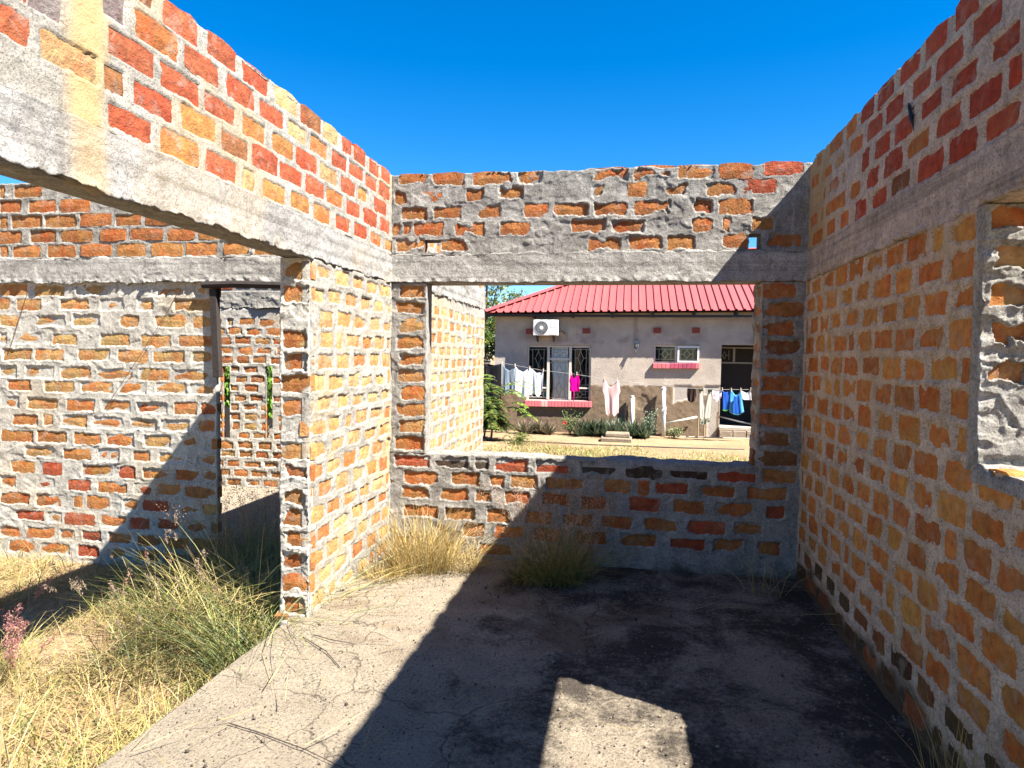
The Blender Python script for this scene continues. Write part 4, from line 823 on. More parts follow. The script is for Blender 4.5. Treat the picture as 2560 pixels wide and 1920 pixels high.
# ------------------------------------------------------------------ washing
def interp(pts, n):
    P = np.array(pts, float); s = np.r_[0, np.cumsum(np.hypot(*np.diff(P, axis=0).T))]; q = np.linspace(0, s[-1], n)
    return np.c_[np.interp(q, s, P[:, 0]), np.interp(q, s, P[:, 1])]
def cloth(name, label, cat, top, bottom, m, y=15.2, folds=9, amp=.022, seed=1, nu=44, nv=22, pegs=(), waist=None, parent=None, thick=.006):
    T = interp(top, nu); B = interp(bottom, nu); rng = random.Random(seed); ph = rng.uniform(0, 6)
    vv = np.linspace(0, 1, nv)[:, None]; uu = np.linspace(0, 1, nu)[None, :]
    X = T[None, :, 0]*(1-vv)+B[None, :, 0]*vv; Z = T[None, :, 1]*(1-vv)+B[None, :, 1]*vv
    if waist:
        c = (X[:, :1]+X[:, -1:])/2; w = np.interp(vv[:, 0], [q[0] for q in waist], [q[1] for q in waist])[:, None]; X = c+(X-c)*w
    A = amp*.42*(.35+.9*vv)
    Y = A*np.sin(uu*folds*1.5+ph+1.6*vv)+A*.35*np.sin(uu*folds*3.1+2*ph-1.7*vv)+A*.6*np.sin(vv*5+uu*7+ph)
    Zw = Z+K*X
    V = np.concatenate([np.c_[X.ravel(), (y+Y).ravel(), Zw.ravel()], np.c_[X.ravel(), (y+Y+thick).ravel(), Zw.ravel()]])
    jj, ii = np.meshgrid(np.arange(nv-1), np.arange(nu-1), indexing='ij'); a = (jj*nu+ii).ravel(); n = nu*nv
    F = np.r_[np.c_[a, a+nu, a+nu+1, a+1], np.c_[a, a+1, a+nu+1, a+nu]+n]
    bd = list(range(nu))+[nu*(j+1)-1 for j in range(1, nv)]+[nu*nv-1-i for i in range(1, nu)]+[nu*(nv-1-j) for j in range(1, nv-1)]
    bd = np.array(bd); nx = np.roll(bd, -1); F = np.r_[F, np.c_[bd, nx, nx+n, bd+n]]
    o = mk(name, np_mesh(name, V, F, None, True), m)
    if label: tag(o, label, cat)
    for p in pegs:
        q = MB(); q.box((p[0]-.008, y-.02, p[1]-.03+K*p[0]), (p[0]+.008, y+.03, p[1]+.05+K*p[0])); c = q.build('peg', M_PEG); c.parent = o
    return o
M_PEG = simple('wooden_peg', (.62, .52, .40), .7)
fab = lambda n, c, v=.06: simple(n, c, .92, var=v, vs=20, spec=.1)
M_SHEET = fab('white_sheet', (.74, .75, .80)); M_TOWEL = fab('blue_grey_towel', (.20, .25, .30)); M_PINK = fab('magenta_cotton', (.80, .0, .28)); M_BLOUSE = fab('pale_pink_cotton', (.76, .50, .48))
cloth('towel', 'blue grey cloth hung at the left end of the washing line', 'cloth', [(-2.855, 1.418), (-2.78, 1.30), (-2.68, 1.24), (-2.60, 1.29), (-2.555, 1.36)], [(-2.84, .78), (-2.75, .70), (-2.62, .76), (-2.52, .80)], M_TOWEL, seed=2, pegs=[(-2.855, 1.418)])
cloth('bed_sheet', 'white sheet sagging between three pegs in front of the wide window', 'sheet', [(-2.549, 1.36), (-2.48, 1.27), (-2.36, 1.21), (-2.27, 1.27), (-2.206, 1.303), (-2.13, 1.27), (-2.05, 1.19), (-1.96, 1.20), (-1.886, 1.246)], [(-2.58, .80), (-2.47, .62), (-2.33, .61), (-2.2, .66), (-2.08, .72), (-2.0, .62), (-1.90, .77)], M_SHEET, folds=13, amp=.03, seed=3, nu=90, pegs=[(-2.549, 1.36), (-2.206, 1.303), (-1.886, 1.246)])
cloth('tank_top', 'magenta sleeveless top hung in front of the wide window', 'top', [(-1.255, 1.165), (-1.215, 1.172), (-1.20, 1.09), (-1.165, 1.07), (-1.135, 1.10), (-1.12, 1.172), (-1.075, 1.165)], [(-1.27, .79), (-1.21, .775), (-1.12, .79), (-1.045, .765)], M_PINK, folds=5, amp=.02, seed=4, pegs=[(-1.237, 1.178), (-1.112, 1.179)], waist=[(0, 1), (.2, 1.08), (.35, 1.25), (.6, 1.0), (1, 1)])
cloth('tie_string', 'thin magenta strap dangling below the sleeveless top', 'strap', [(-1.185, .785), (-1.165, .785)], [(-1.19, .56), (-1.17, .55)], M_PINK, folds=2, amp=.006, seed=14, nu=5)
cloth('blouse', 'pale pink blouse hung upside from two corners on the line', 'blouse', [(-.51, 1.02), (-.478, 1.068), (-.44, 1.01), (-.40, .93), (-.345, .88), (-.29, .92), (-.23, 1.0), (-.199, 1.041), (-.16, .98)], [(-.43, .27), (-.39, .205), (-.34, .32), (-.25, .205), (-.15, .30)], M_BLOUSE, folds=6, amp=.03, seed=5, nu=60, pegs=[(-.478, 1.068), (-.199, 1.041)], waist=[(0, 1.05), (.3, 1.22), (.42, 1.0), (1, 1)])
cloth('fur_hat', 'dark brown furry hat hung beside the pale trousers', 'hat', [(1.345, .86), (1.38, .90), (1.43, .87), (1.47, .90), (1.54, .86)], [(1.36, .60), (1.44, .55), (1.53, .60)], fab('dark_fur', (.035, .022, .02), .3), folds=9, amp=.03, seed=6, waist=[(0, 1), (.5, 1.12), (1, .9)])
M_TROU = fab('pale_khaki_cotton', (.52, .50, .42))
tr = thing('trousers', 'pale khaki trousers hung by both legs next to the doorway', 'trousers', (1.73, 15.2, .5))
for t_, b_, sd in (([(1.60, .86), (1.635, .85), (1.68, .86)], [(1.62, .20), (1.70, .15), (1.76, .21)], 7), ([(1.80, .85), (1.84, .84), (1.88, .85)], [(1.70, .22), (1.78, .18), (1.85, .22)], 8)):
    o = cloth('trouser_leg', None, None, t_, b_, M_TROU, folds=4, amp=.02, seed=sd, nu=24); o.parent = tr; o.location = -Vector(tr.location)
    o = cloth('cuff', None, None, [(t_[0][0]-.012, t_[0][1]+.008), (t_[-1][0]+.012, t_[-1][1]+.008)], [(t_[0][0], t_[0][1]-.05), (t_[1][0], t_[1][1]-.035), (t_[-1][0], t_[-1][1]-.05)], fab('dark_cuff', (.04, .05, .04)), y=15.18, folds=3, amp=.006, seed=sd, nu=12, nv=4); o.parent = tr; o.location = -Vector(tr.location)
o = cloth('waistband', None, None, [(1.66, .19), (1.72, .16), (1.80, .2), (1.87, .22)], [(1.63, .10), (1.72, .05), (1.80, .13), (1.86, .12)], fab('grey_green_cotton', (.24, .27, .21), .2), folds=7, amp=.03, seed=9); o.parent = tr; o.location = -Vector(tr.location)
def printed():
    m, t, b = mat('pink_print_cotton'); v = N(t, 'ShaderNodeTexVoronoi'); v.inputs['Scale'].default_value = 16; L(t, pos(t), v.inputs['Vector'])
    L(t, mix(t, ramp(t, v.outputs['Distance'], [(.25, 1), (.38, 0)]), (.58, .58, .62), (.48, .17, .27)), b.inputs['Base Color']); b.inputs['Roughness'].default_value = .9; return m
cloth('underpants', 'small white underpants with a pink print on the line', 'underwear', [(1.873, .84), (1.97, .80), (2.09, .845)], [(1.91, .68), (1.99, .57), (2.08, .68)], printed(), folds=4, amp=.015, seed=10, pegs=[(2.10, .851)])
M_BLUE = fab('royal_blue_cotton', (.02, .10, .46)); M_SKY = fab('sky_blue_nylon', (.10, .40, .66))
bs = cloth('shorts', 'royal blue shorts pegged on the line before the doorway', 'shorts', [(2.11, .83), (2.17, .79), (2.25, .82), (2.285, .84)], [(2.125, .41), (2.18, .385), (2.29, .45)], M_BLUE, folds=4, amp=.02, seed=11)
o = cloth('green_hem', None, None, [(2.12, .415), (2.18, .39), (2.29, .45)], [(2.12, .395), (2.18, .372), (2.29, .43)], fab('green_trim', (.12, .40, .05)), y=15.185, folds=4, amp=.01, seed=11, nv=3); o.parent = bs
bt = cloth('sports_shirt', 'sky blue sleeveless sports shirt on the line before the doorway', 'shirt', [(2.275, .82), (2.30, .85), (2.34, .78), (2.385, .73), (2.44, .76), (2.485, .845)], [(2.262, .36), (2.36, .30), (2.46, .29), (2.575, .37)], M_SKY, folds=5, amp=.025, seed=12, pegs=[(2.29, .844), (2.491, .846)])
o = cloth('blue_panel', None, None, [(2.345, .74), (2.39, .70), (2.45, .74)], [(2.32, .36), (2.42, .315), (2.50, .34)], M_BLUE, y=15.15, folds=4, amp=.022, seed=12, nu=24); o.parent = bt
M_WH = fab('white_cotton', (.76, .74, .76))
cloth('white_vest', 'short white vest on the line right of the sky blue shirt', 'vest', [(2.49, .845), (2.55, .81), (2.62, .78), (2.70, .857)], [(2.50, .66), (2.58, .63), (2.72, .63)], M_WH, folds=5, amp=.015, seed=13)
cloth('white_shirt', 'long white shirt on the line at the window edge', 'shirt', [(2.70, .857), (2.80, .84), (2.92, .855), (3.02, .855)], [(2.735, .43), (2.83, .40), (2.94, .41), (3.0, .42)], M_WH, folds=6, amp=.02, seed=15, pegs=[(2.703, .857)])
ln = [(-3.3, 1.50), (-2.855, 1.425), (-2.549, 1.37), (-2.206, 1.31), (-1.886, 1.253), (-1.24, 1.185), (-.8, 1.12), (-.478, 1.075), (-.199, 1.05), (.5, .95), (1.2, .89), (1.62, .866), (2.1, .857), (2.7, .862), (3.4, .87), (4.6, .95)]
tag(MB().tube([hp(a, b, 15.2) for a, b in ln], .004, 5).build('washing_line', simple('line_cord', (.35, .35, .33), .6)), 'sagging washing line strung across the front of the house', 'line')
M_BLKC = fab('black_fabric', (.012, .013, .016))
for i, (x0, x1) in enumerate(((-3.95, -3.62), (-3.62, -3.30), (-3.30, -2.95))):
    cloth('black_cloth', ['leftmost black cloth hanging beside the house corner', 'middle black cloth hanging beside the house corner', 'right black cloth overlapping the house corner'][i], 'cloth', [(x0, 1.40), ((x0+x1)/2, 1.37), (x1, 1.40)], [(x0, .25), (x1, .3)], M_BLKC, y=15.5+.05*i, folds=5, amp=.03, seed=20+i)
tag(MB().tube([hp(-4.3, 1.42, 15.55), hp(-2.9, 1.41, 15.6)], .006, 5).build('washing_line', bpy.data.materials['line_cord']), 'short second washing line with black cloths at the house corner', 'line')

# neighbouring house seen through the side window
NH = thing('outbuilding', 'reddish block outbuilding with a pink roof edge beyond the right side window', 'outbuilding', (6, 11, GZ))
M_RB = simple('painted_red_block', (.22, .085, .07), .9, var=.15)
MB().box((6, 7.5, GZ), (9, 16, 2.42)).build('wall', M_RB, NH)
for j in range(10):
    for i in range(12):
        y0 = 9.2+.41*i+(.2 if j % 2 else 0); MB().box((5.975, y0, GZ+.22*j), (5.999, y0+.395, GZ+.22*j+.205)).build('block', M_RB, NH) if 10.3 < y0 < 12.6 else None
mb = MB(); mb.box((5.55, 7.2, 2.48), (9.4, 16.3, 2.53)); mb.build('roof', M_ROOF, NH)
MB().box((5.52, 7.2, 2.42), (5.545, 16.3, 2.60)).build('fascia', M_ROOF, NH)
# lizard on the right wall
LZ = [(-3.253, 2.706), (-3.245, 2.685), (-3.235, 2.665), (-3.223, 2.640), (-3.215, 2.62), (-3.20, 2.595), (-3.188, 2.565)]
lz = MB(); x_ = XR-.014
lz.tube([(x_, -a, b) for a, b in LZ], [.004, .008, .0065, .0105, .008, .0045, .0012], 8)
for (a, b, da, db) in ((-3.238, 2.668, -.018, .014), (-3.236, 2.668, .022, .020), (-3.222, 2.632, -.014, -.016), (-3.22, 2.634, .018, .004)):
    lz.tube([(x_, -a, b), (x_+.004, -(a+da*.6), b+db*.1), (x_+.012, -(a+da), b+db)], [.0035, .003, .0018], 6)
lz = lz.build('lizard', simple('dark_lizard_skin', (.012, .012, .014), .6), smooth=True)
tag(lz, 'small black lizard clinging head up to the shaded right wall', 'lizard')
# ------------------------------------------------------------------ vegetation
def leaf_material(name, trans=.35, rough=.6):
    m = bpy.data.materials.new(name); m.use_nodes = True; t = m.node_tree; b = t.nodes['Principled BSDF']; out = t.nodes['Material Output']
    c = attr(t, 'Col', 'Color'); L(t, c, b.inputs['Base Color']); b.inputs['Roughness'].default_value = rough; b.inputs['Specular IOR Level'].default_value = .25
    tr = N(t, 'ShaderNodeBsdfTranslucent'); L(t, c, tr.inputs[0])
    mx = N(t, 'ShaderNodeMixShader'); mx.inputs[0].default_value = trans
    L(t, b.outputs[0], mx.inputs[1]); L(t, tr.outputs[0], mx.inputs[2]); L(t, mx.outputs[0], out.inputs[0]); return m
M_GRASS = leaf_material('dry_grass_blade', .3, .55); M_LEAF = leaf_material('green_leaf', .35, .45); M_PLUME = leaf_material('grass_plume', .5, .9)
BARK = simple('grey_bark', (.16, .12, .09), .95, var=.25, bmp=.02, bs=20)
STRAW = [(0.446, 0.346, 0.144), (0.504, 0.403, 0.194), (0.396, 0.302, 0.122), (0.475, 0.389, 0.216)]
GOLD = [(0.446, 0.317, 0.101), (0.49, 0.36, 0.144), (0.396, 0.266, 0.079)]
GREEN = [(0.144, 0.194, 0.043), (0.194, 0.238, 0.065), (0.108, 0.158, 0.036)]
YEL = [(0.36, 0.331, 0.101), (0.302, 0.302, 0.094), (0.418, 0.374, 0.144)]
BLUEG = [(0.173, 0.223, 0.122), (0.23, 0.266, 0.144)]
def palette(rng, n, mixes):
    cols = []; ws = []
    for p, w in mixes:
        for c in p: cols.append(c); ws.append(w/len(p))
    cols = np.array(cols); ws = np.array(ws); ws /= ws.sum()
    c = cols[rng.choice(len(cols), n, p=ws)]
    return np.clip(c*AL*1.06*(1+rng.normal(0, .13, (n, 1))), 0, 1)
def blade_geo(rng, base, h, ang, lean, droop, w, col, Kk=5):
    n = len(base); t = np.linspace(0, 1, Kk)[None, :]
    dx = np.cos(ang)[:, None]; dy = np.sin(ang)[:, None]; h = h[:, None]; lean = lean[:, None]; droop = droop[:, None]
    r = h*(lean*t+droop*t*t); z = h*(t*np.sqrt(np.maximum(.05, 1-np.minimum(lean, .97)**2))-.55*droop*t*t)
    P = np.stack([base[:, None, 0]+dx*r, base[:, None, 1]+dy*r, np.maximum(base[:, None, 2]+z, base[:, None, 2]+.004)], -1)
    wa = ang+rng.uniform(-1, 1, n)+PI/2; ww = (w[:, None]*(1-.92*t**1.6))/2
    off = np.stack([np.cos(wa)[:, None]*ww, np.sin(wa)[:, None]*ww, np.zeros_like(ww)+ww*.25], -1)
    V = np.stack([P-off, P+off], 2).reshape(n*Kk*2, 3)
    q = np.arange(Kk-1)*2; f = np.stack([q, q+1, q+3, q+2], -1)
    F = (np.arange(n)[:, None, None]*Kk*2+f[None]).reshape(-1, 4)
    C = np.repeat(col, Kk*2, 0)
    tt = np.repeat(np.broadcast_to(t, (n, Kk)).reshape(-1), 2)
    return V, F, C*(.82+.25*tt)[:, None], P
def join(parts):
    V = []; F = []; C = []; o = 0
    for v, f, c in parts: V.append(v); F.append(f+o); C.append(c); o += len(v)
    return np.concatenate(V), np.concatenate(F), np.concatenate(C)
def veg(name, parts, m, parent=None, smooth=False):
    V, F, C = join(parts)
    return mk(name, np_mesh(name, V, F, {'Col': C}, smooth), m, parent)
def plume_geo(rng, tips, dirs, ln, wd, n, col):
    """loose seed heads: small slivers round each stem tip"""
    k = len(tips); t = rng.uniform(0, 1, (k, n)); th = rng.uniform(0, 2*PI, (k, n)); rr = wd*np.sin(PI*np.clip(t*.85+.12, 0, 1))*rng.uniform(.3, 1, (k, n))
    c = tips[:, None, :]-dirs[:, None, :]*(t*ln)[..., None]+np.stack([np.cos(th)*rr, np.sin(th)*rr, rng.normal(0, .006, (k, n))], -1)
    c = c.reshape(-1, 3); N_ = len(c); s = rng.uniform(.004, .010, (N_, 1))
    a = rng.normal(0, 1, (N_, 3)); a /= np.linalg.norm(a, axis=1, keepdims=True); b = np.cross(a, rng.normal(0, 1, (N_, 3))); b /= np.linalg.norm(b, axis=1, keepdims=True)
    V = np.stack([c-a*s, c+b*s*.35, c+a*s, c-b*s*.35], 1).reshape(-1, 3); F = np.arange(N_*4).reshape(-1, 4)
    cc = AL*np.array(col)[rng.integers(0, len(col), N_)]*(1+rng.normal(0, .12, (N_, 1)))
    return V, F, np.repeat(np.clip(cc, 0, 1), 4, 0)
def tuft_geo(rng, cx, cy, z, n, rad, h, mixes, lean=(.1, .6), droop=(.1, .6), w=.006, rad_f=.45):
    r = rad*np.sqrt(rng.uniform(0, 1, n)); th = rng.uniform(0, 2*PI, n)
    base = np.stack([cx+r*np.cos(th), cy+r*np.sin(th), np.full(n, z)], -1)
    ang = np.where(rng.uniform(0, 1, n) < rad_f, th+rng.normal(0, .6, n), rng.uniform(0, 2*PI, n))
    H = h*rng.uniform(.35, 1.05, n)
    return blade_geo(rng, base, H, ang, rng.uniform(*lean, n), rng.uniform(*droop, n), w*rng.uniform(.6, 1.3, n), palette(rng, n, mixes))
def grass_in(poly_fn, n, rng, h, mixes, z=GZ, lean=(.1, .8), droop=(.1, .6), w=.005):
    P = poly_fn(rng, n); n = len(P); base = np.c_[P, np.full(n, z)]
    H = h(P, rng) if callable(h) else h*rng.uniform(.4, 1.1, n)
    return blade_geo(rng, base, H, rng.uniform(0, 2*PI, n), rng.uniform(*lean, n), rng.uniform(*droop, n), w*rng.uniform(.6, 1.4, n), palette(rng, n, mixes), 4)
rng = np.random.default_rng(7)
# straw covered ground of the left room
def left_area(rng, n):
    x = rng.uniform(-6.2, -1.93, n); y = rng.uniform(.6, YB-.03, n)
    dens = .55+.45*vn(x, y, .5, 3)
    bare = np.exp(-(((x+3.15)/.42)**2+((y-3.45)/.28)**2)**2)*.93+np.exp(-(((x+3.9)/.5)**2+((y-3.1)/.25)**2)**2)*.4
    k = rng.uniform(0, 1, n) < dens*(1-bare)
    return np.c_[x[k], y[k]]
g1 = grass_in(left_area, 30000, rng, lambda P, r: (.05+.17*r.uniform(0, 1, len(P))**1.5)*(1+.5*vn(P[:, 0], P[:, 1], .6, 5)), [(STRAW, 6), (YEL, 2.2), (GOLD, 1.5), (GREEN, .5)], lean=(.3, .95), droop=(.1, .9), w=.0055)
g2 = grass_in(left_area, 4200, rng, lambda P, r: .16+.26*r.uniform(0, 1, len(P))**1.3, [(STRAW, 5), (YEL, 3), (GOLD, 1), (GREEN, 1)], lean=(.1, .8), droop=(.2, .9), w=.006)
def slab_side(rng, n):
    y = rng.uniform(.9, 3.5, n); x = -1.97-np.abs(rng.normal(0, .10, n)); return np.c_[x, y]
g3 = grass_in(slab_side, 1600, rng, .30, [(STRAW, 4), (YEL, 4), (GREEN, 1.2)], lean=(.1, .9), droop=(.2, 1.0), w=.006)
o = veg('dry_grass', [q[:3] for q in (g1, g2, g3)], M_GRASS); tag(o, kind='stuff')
# flattened straw on the ground: lying stalks
def lying(rng, n, fn, z, h, mixes):
    P = fn(rng, n); n = len(P); return blade_geo(rng, np.c_[P, np.full(n, z)+rng.uniform(0, .05, n)], h*rng.uniform(.4, 1.2, n), rng.uniform(0, 2*PI, n), np.full(n, .985), rng.uniform(-.05, .08, n), .0045*rng.uniform(.6, 1.4, n), palette(rng, n, mixes), 4)
ly = lying(rng, 9000, left_area, GZ+.01, .22, [(STRAW, 5), (GOLD, 1), (YEL, 1)])
tag(veg('straw_litter', [ly[:3]], M_GRASS), kind='stuff')
# big clump at the foot of the pier
def clump(name, label, specs, loc, plumes=None, group=None, cat='grass'):
    th = thing(name, label, cat, loc, group); parts = []; tips = []; dirs = []
    for s in specs:
        g = tuft_geo(rng, *s[0], **s[1]); parts.append(g[:3])
    veg('blades', parts, M_GRASS, th)
    if plumes:
        g = tuft_geo(rng, *plumes['at'], **plumes['kw']); pr = [g[:3]]; P = g[3]
        tip = P[:, -1]; d = P[:, -1]-P[:, -2]; d /= np.linalg.norm(d, axis=1, keepdims=True)
        veg('stems', pr, M_GRASS, th); veg('seed_heads', [plume_geo(rng, tip, d, plumes['len'], plumes['wd'], plumes['n'], plumes['col'])], M_PLUME, th)
    return th
PK = [(.44, .17, .16), (.52, .24, .22), (.60, .34, .30)]; CR = [(.46, .36, .26), (.40, .30, .22), (.34, .24, .18)]
DEAD = [(.20, .13, .06), (.26, .18, .09)]
mxg = [(STRAW, 2.0), (YEL, 3), (GREEN, 3), (BLUEG, 2.6), (DEAD, 1.6)]
clump('grass_clump', 'large tangled green and yellow grass clump growing against the foot of the left pier', [
    ((-2.22, 3.72, GZ, 520, .26, .86, mxg), dict(lean=(.1, .85), droop=(.2, 1.0), w=.0085)),
    ((-2.55, 3.95, GZ, 480, .32, .82, mxg), dict(lean=(.1, .85), droop=(.2, 1.0), w=.0085)),
    ((-2.06, 3.35, GZ, 420, .16, .66, [(GREEN, 4), (BLUEG, 3), (YEL, 2)]), dict(lean=(.1, .6), droop=(.2, .8), w=.007)),
    ((-2.7, 3.45, GZ, 300, .34, .48, mxg), dict(lean=(.2, .95), droop=(.2, .9), w=.008)),
    ((-2.42, 3.7, GZ+.16, 420, .45, .55, [(STRAW, 5), (YEL, 3)]), dict(lean=(.6, .99), droop=(-.1, .5), w=.005, rad_f=.1)),
    ((-2.42, 3.75, GZ+.32, 240, .42, .55, [(STRAW, 5), (YEL, 3)]), dict(lean=(.7, .99), droop=(-.1, .6), w=.005, rad_f=.1)),
    ((-2.35, 3.75, GZ, 90, .4, 1.05, [(STRAW, 3), (YEL, 3)]), dict(lean=(.1, .7), droop=(.0, .5), w=.004, rad_f=.2))], (-2.35, 3.5, GZ),
    dict(at=(-2.5, 3.6, GZ, 34, .4, .85, [(YEL, 3), (GREEN, 2)]), kw=dict(lean=(.1, .6), droop=(.0, .35), w=.004), len=.08, wd=.016, n=50, col=CR))
clump('grass_clump', 'dark wiry grass clump in the doorway shade behind the green clump', [
    ((-2.80, 4.66, GZ, 1200, .34, .82, [(GREEN, 2), (YEL, 2), (GOLD, 1)]), dict(lean=(.05, .7), droop=(.1, .6), w=.005)),
    ((-3.45, 4.4, GZ, 700, .40, .40, [(GREEN, 2), (BLUEG, 2), (STRAW, 1)]), dict(lean=(.2, .9), droop=(.1, .8), w=.006))], (-3.0, 4.5, GZ),
    dict(at=(-2.72, 4.6, GZ, 260, .36, 1.12, [(GOLD, 2), (GREEN, 1)]), kw=dict(lean=(.05, .45), droop=(.0, .3), w=.003), len=.22, wd=.05, n=46, col=[(.30, .18, .13), (.38, .24, .17)]))
clump('grass_clump', 'grass tuft with pink feathery seed heads at the left edge', [
    ((-3.45, 3.05, GZ, 260, .16, .40, [(STRAW, 3), (YEL, 3)]), dict(lean=(.1, .7), droop=(.1, .6), w=.005))], (-3.45, 3.05, GZ),
    dict(at=(-3.42, 3.1, GZ, 26, .22, .52, [(YEL, 2), (STRAW, 2)]), kw=dict(lean=(.05, .5), droop=(.0, .25), w=.004), len=.15, wd=.032, n=150, col=PK))
clump('grass_clump', 'pink plumed grass stalks rising in the middle of the shaded grass', [
    ((-3.05, 4.05, GZ, 200, .25, .34, mxg), dict(lean=(.1, .7), droop=(.1, .6), w=.005))], (-3.05, 4.05, GZ),
    dict(at=(-3.0, 4.0, GZ, 16, .40, .66, [(YEL, 2), (STRAW, 2)]), kw=dict(lean=(.05, .5), droop=(.0, .3), w=.004), len=.11, wd=.02, n=80, col=PK+CR))
clump('grass_clump', 'tall dry straw stalks with a few green blades in the bottom left corner', [
    ((-2.42, 2.05, GZ, 46, .22, .62, [(STRAW, 4), (GOLD, 3)]), dict(lean=(.02, .45), droop=(.0, .25), w=.009)),
    ((-2.3, 1.95, GZ, 60, .25, .30, [(GREEN, 4), (YEL, 2)]), dict(lean=(.05, .6), droop=(.0, .5), w=.011))], (-2.4, 2.05, GZ))
# rubble at the crumbling foot of the pier
rr = random.Random(12)
for i, (x, y, sz, mm, lb) in enumerate(((-1.95, 3.53, .035, 'b', 'small brown brick fragment fallen at the foot of the left pier'), (-1.90, 3.46, .022, None, 'small pale mortar lump lying on the slab edge by the pier'))):
    mb = MB(); mb.box((x-sz, y-sz*.6, .0-.005), (x+sz, y+sz*.6, sz*.9), sz*.22, rr)
    o = mb.build('brick_fragment' if mm else 'mortar_lump', M_BRICK if mm else M_MORT_W, bevel=sz*.2)
    if mm: o.color = PAL[mm]+(1,)
    tag(o, lb, 'rubble')
# dry tuft in the back corner
clump('grass_tuft', 'sunlit golden dry grass tuft in the back left corner of the floor', [
    ((-1.45, 4.62, -.01, 800, .24, .58, [(GOLD, 4), (STRAW, 4)]), dict(lean=(.05, .6), droop=(.05, .6), w=.0045)),
    ((-1.22, 4.66, -.01, 420, .2, .40, [(GOLD, 5), (STRAW, 3)]), dict(lean=(.2, .85), droop=(.1, .8), w=.0045)),
    ((-1.62, 4.35, -.01, 260, .14, .22, [(GOLD, 5), (STRAW, 3)]), dict(lean=(.2, .9), droop=(.1, .8), w=.0045))], (-1.45, 4.6, 0))
clump('grass_tuft', 'shaded olive grass tuft with fluffy seed heads below the window sill', [
    ((-.42, 4.55, -.01, 640, .16, .52, [(GREEN, 4), (YEL, 3), (GOLD, 2)]), dict(lean=(.1, .75), droop=(.1, .8), w=.005)),
    ((-.62, 4.5, -.01, 260, .14, .34, [(GREEN, 3), (GOLD, 3)]), dict(lean=(.2, .9), droop=(.1, .9), w=.005))], (-.45, 4.55, 0),
    dict(at=(-.5, 4.58, -.01, 130, .22, .78, [(GOLD, 2), (YEL, 2)]), kw=dict(lean=(.02, .5), droop=(.0, .3), w=.003), len=.17, wd=.035, n=46, col=[(.50, .33, .22), (.58, .40, .28), (.44, .27, .18)]))
clump('grass_tuft', 'few thin dead stalks in the dark back right corner', [
    ((.92, 4.6, -.01, 34, .16, .62, [(GOLD, 3), (STRAW, 2)]), dict(lean=(.05, .7), droop=(.1, .8), w=.004))], (.92, 4.6, 0))
clump('grass_tuft', 'thin bronze grass stalks growing along the foot of the right wall', [
    ((1.13, 2.38, -.01, 46, .10, .55, [(GOLD, 3), (YEL, 1)]), dict(lean=(.02, .35), droop=(.0, .5), w=.004)),
    ((1.15, 2.12, -.01, 60, .12, .48, [(GOLD, 3), (GREEN, 1)]), dict(lean=(.02, .4), droop=(.0, .5), w=.004))], (1.14, 2.25, 0))
# straws and twigs lying on the floor
def floor_area(rng, n):
    x = rng.uniform(-1.85, 1.2, n); y = rng.uniform(1.9, 4.85, n); k = rng.uniform(0, 1, n) < .12+.8*np.exp(-((x+1.8)/.35)**2); return np.c_[x[k], y[k]]
ly2 = lying(rng, 420, floor_area, .012, .24, [(STRAW, 3), (GOLD, 2)])
tag(veg('loose_straw', [ly2[:3]], M_GRASS), kind='stuff')
def pebbles():
    n = 2600; x = rng.uniform(-1.85, 1.2, n); y = rng.uniform(1.8, 4.85, n); s = rng.uniform(.002, .006, n)*np.where(rng.uniform(0, 1, n) < .05, 2.0, 1)
    oc = np.array([(1, 0, 0), (-1, 0, 0), (0, 1, 0), (0, -1, 0), (0, 0, 1), (0, 0, -1)], float)
    fc = np.array([(0, 2, 4), (2, 1, 4), (1, 3, 4), (3, 0, 4), (2, 0, 5), (1, 2, 5), (3, 1, 5), (0, 3, 5)])
    V = np.stack([x, y, s*.4+.003], -1)[:, None, :]+oc[None]*s[:, None, None]*rng.uniform(.6, 1.3, (n, 6, 1))
    F = (np.arange(n)[:, None, None]*6+fc[None]).reshape(-1, 3)
    C = np.repeat(np.array([(.22, .17, .13), (.34, .28, .22), (.10, .08, .07)])[rng.integers(0, 3, n)], 6, 0)
    tag(mk('grit', np_mesh('grit', V.reshape(-1, 3), F, {'Col': C}), M_PLUME), kind='stuff')
pebbles()
M_TWIG = simple('dark_twig', (.05, .035, .03), .9)
for pts, lb in (([(-1.60, 2.46, .012), (-1.45, 2.43, .008), (-1.2, 2.35, .012), (-1.0, 2.27, .01)], 'long wiry dark twig lying across the sunlit floor near the slab edge'),
                ([(-1.70, 3.30, .012), (-1.5, 3.16, .015), (-1.36, 3.02, .01)], 'thin dark twig lying in front of the left pier'),
                ([(-1.66, 3.34, .012), (-1.52, 3.28, .02), (-1.40, 3.28, .012)], 'short dark twig lying nearest the left pier')):
    tag(MB().tube(pts, [.0028, .0026, .002, .0014][:len(pts)], 5).build('twig', M_TWIG), lb, 'twig')

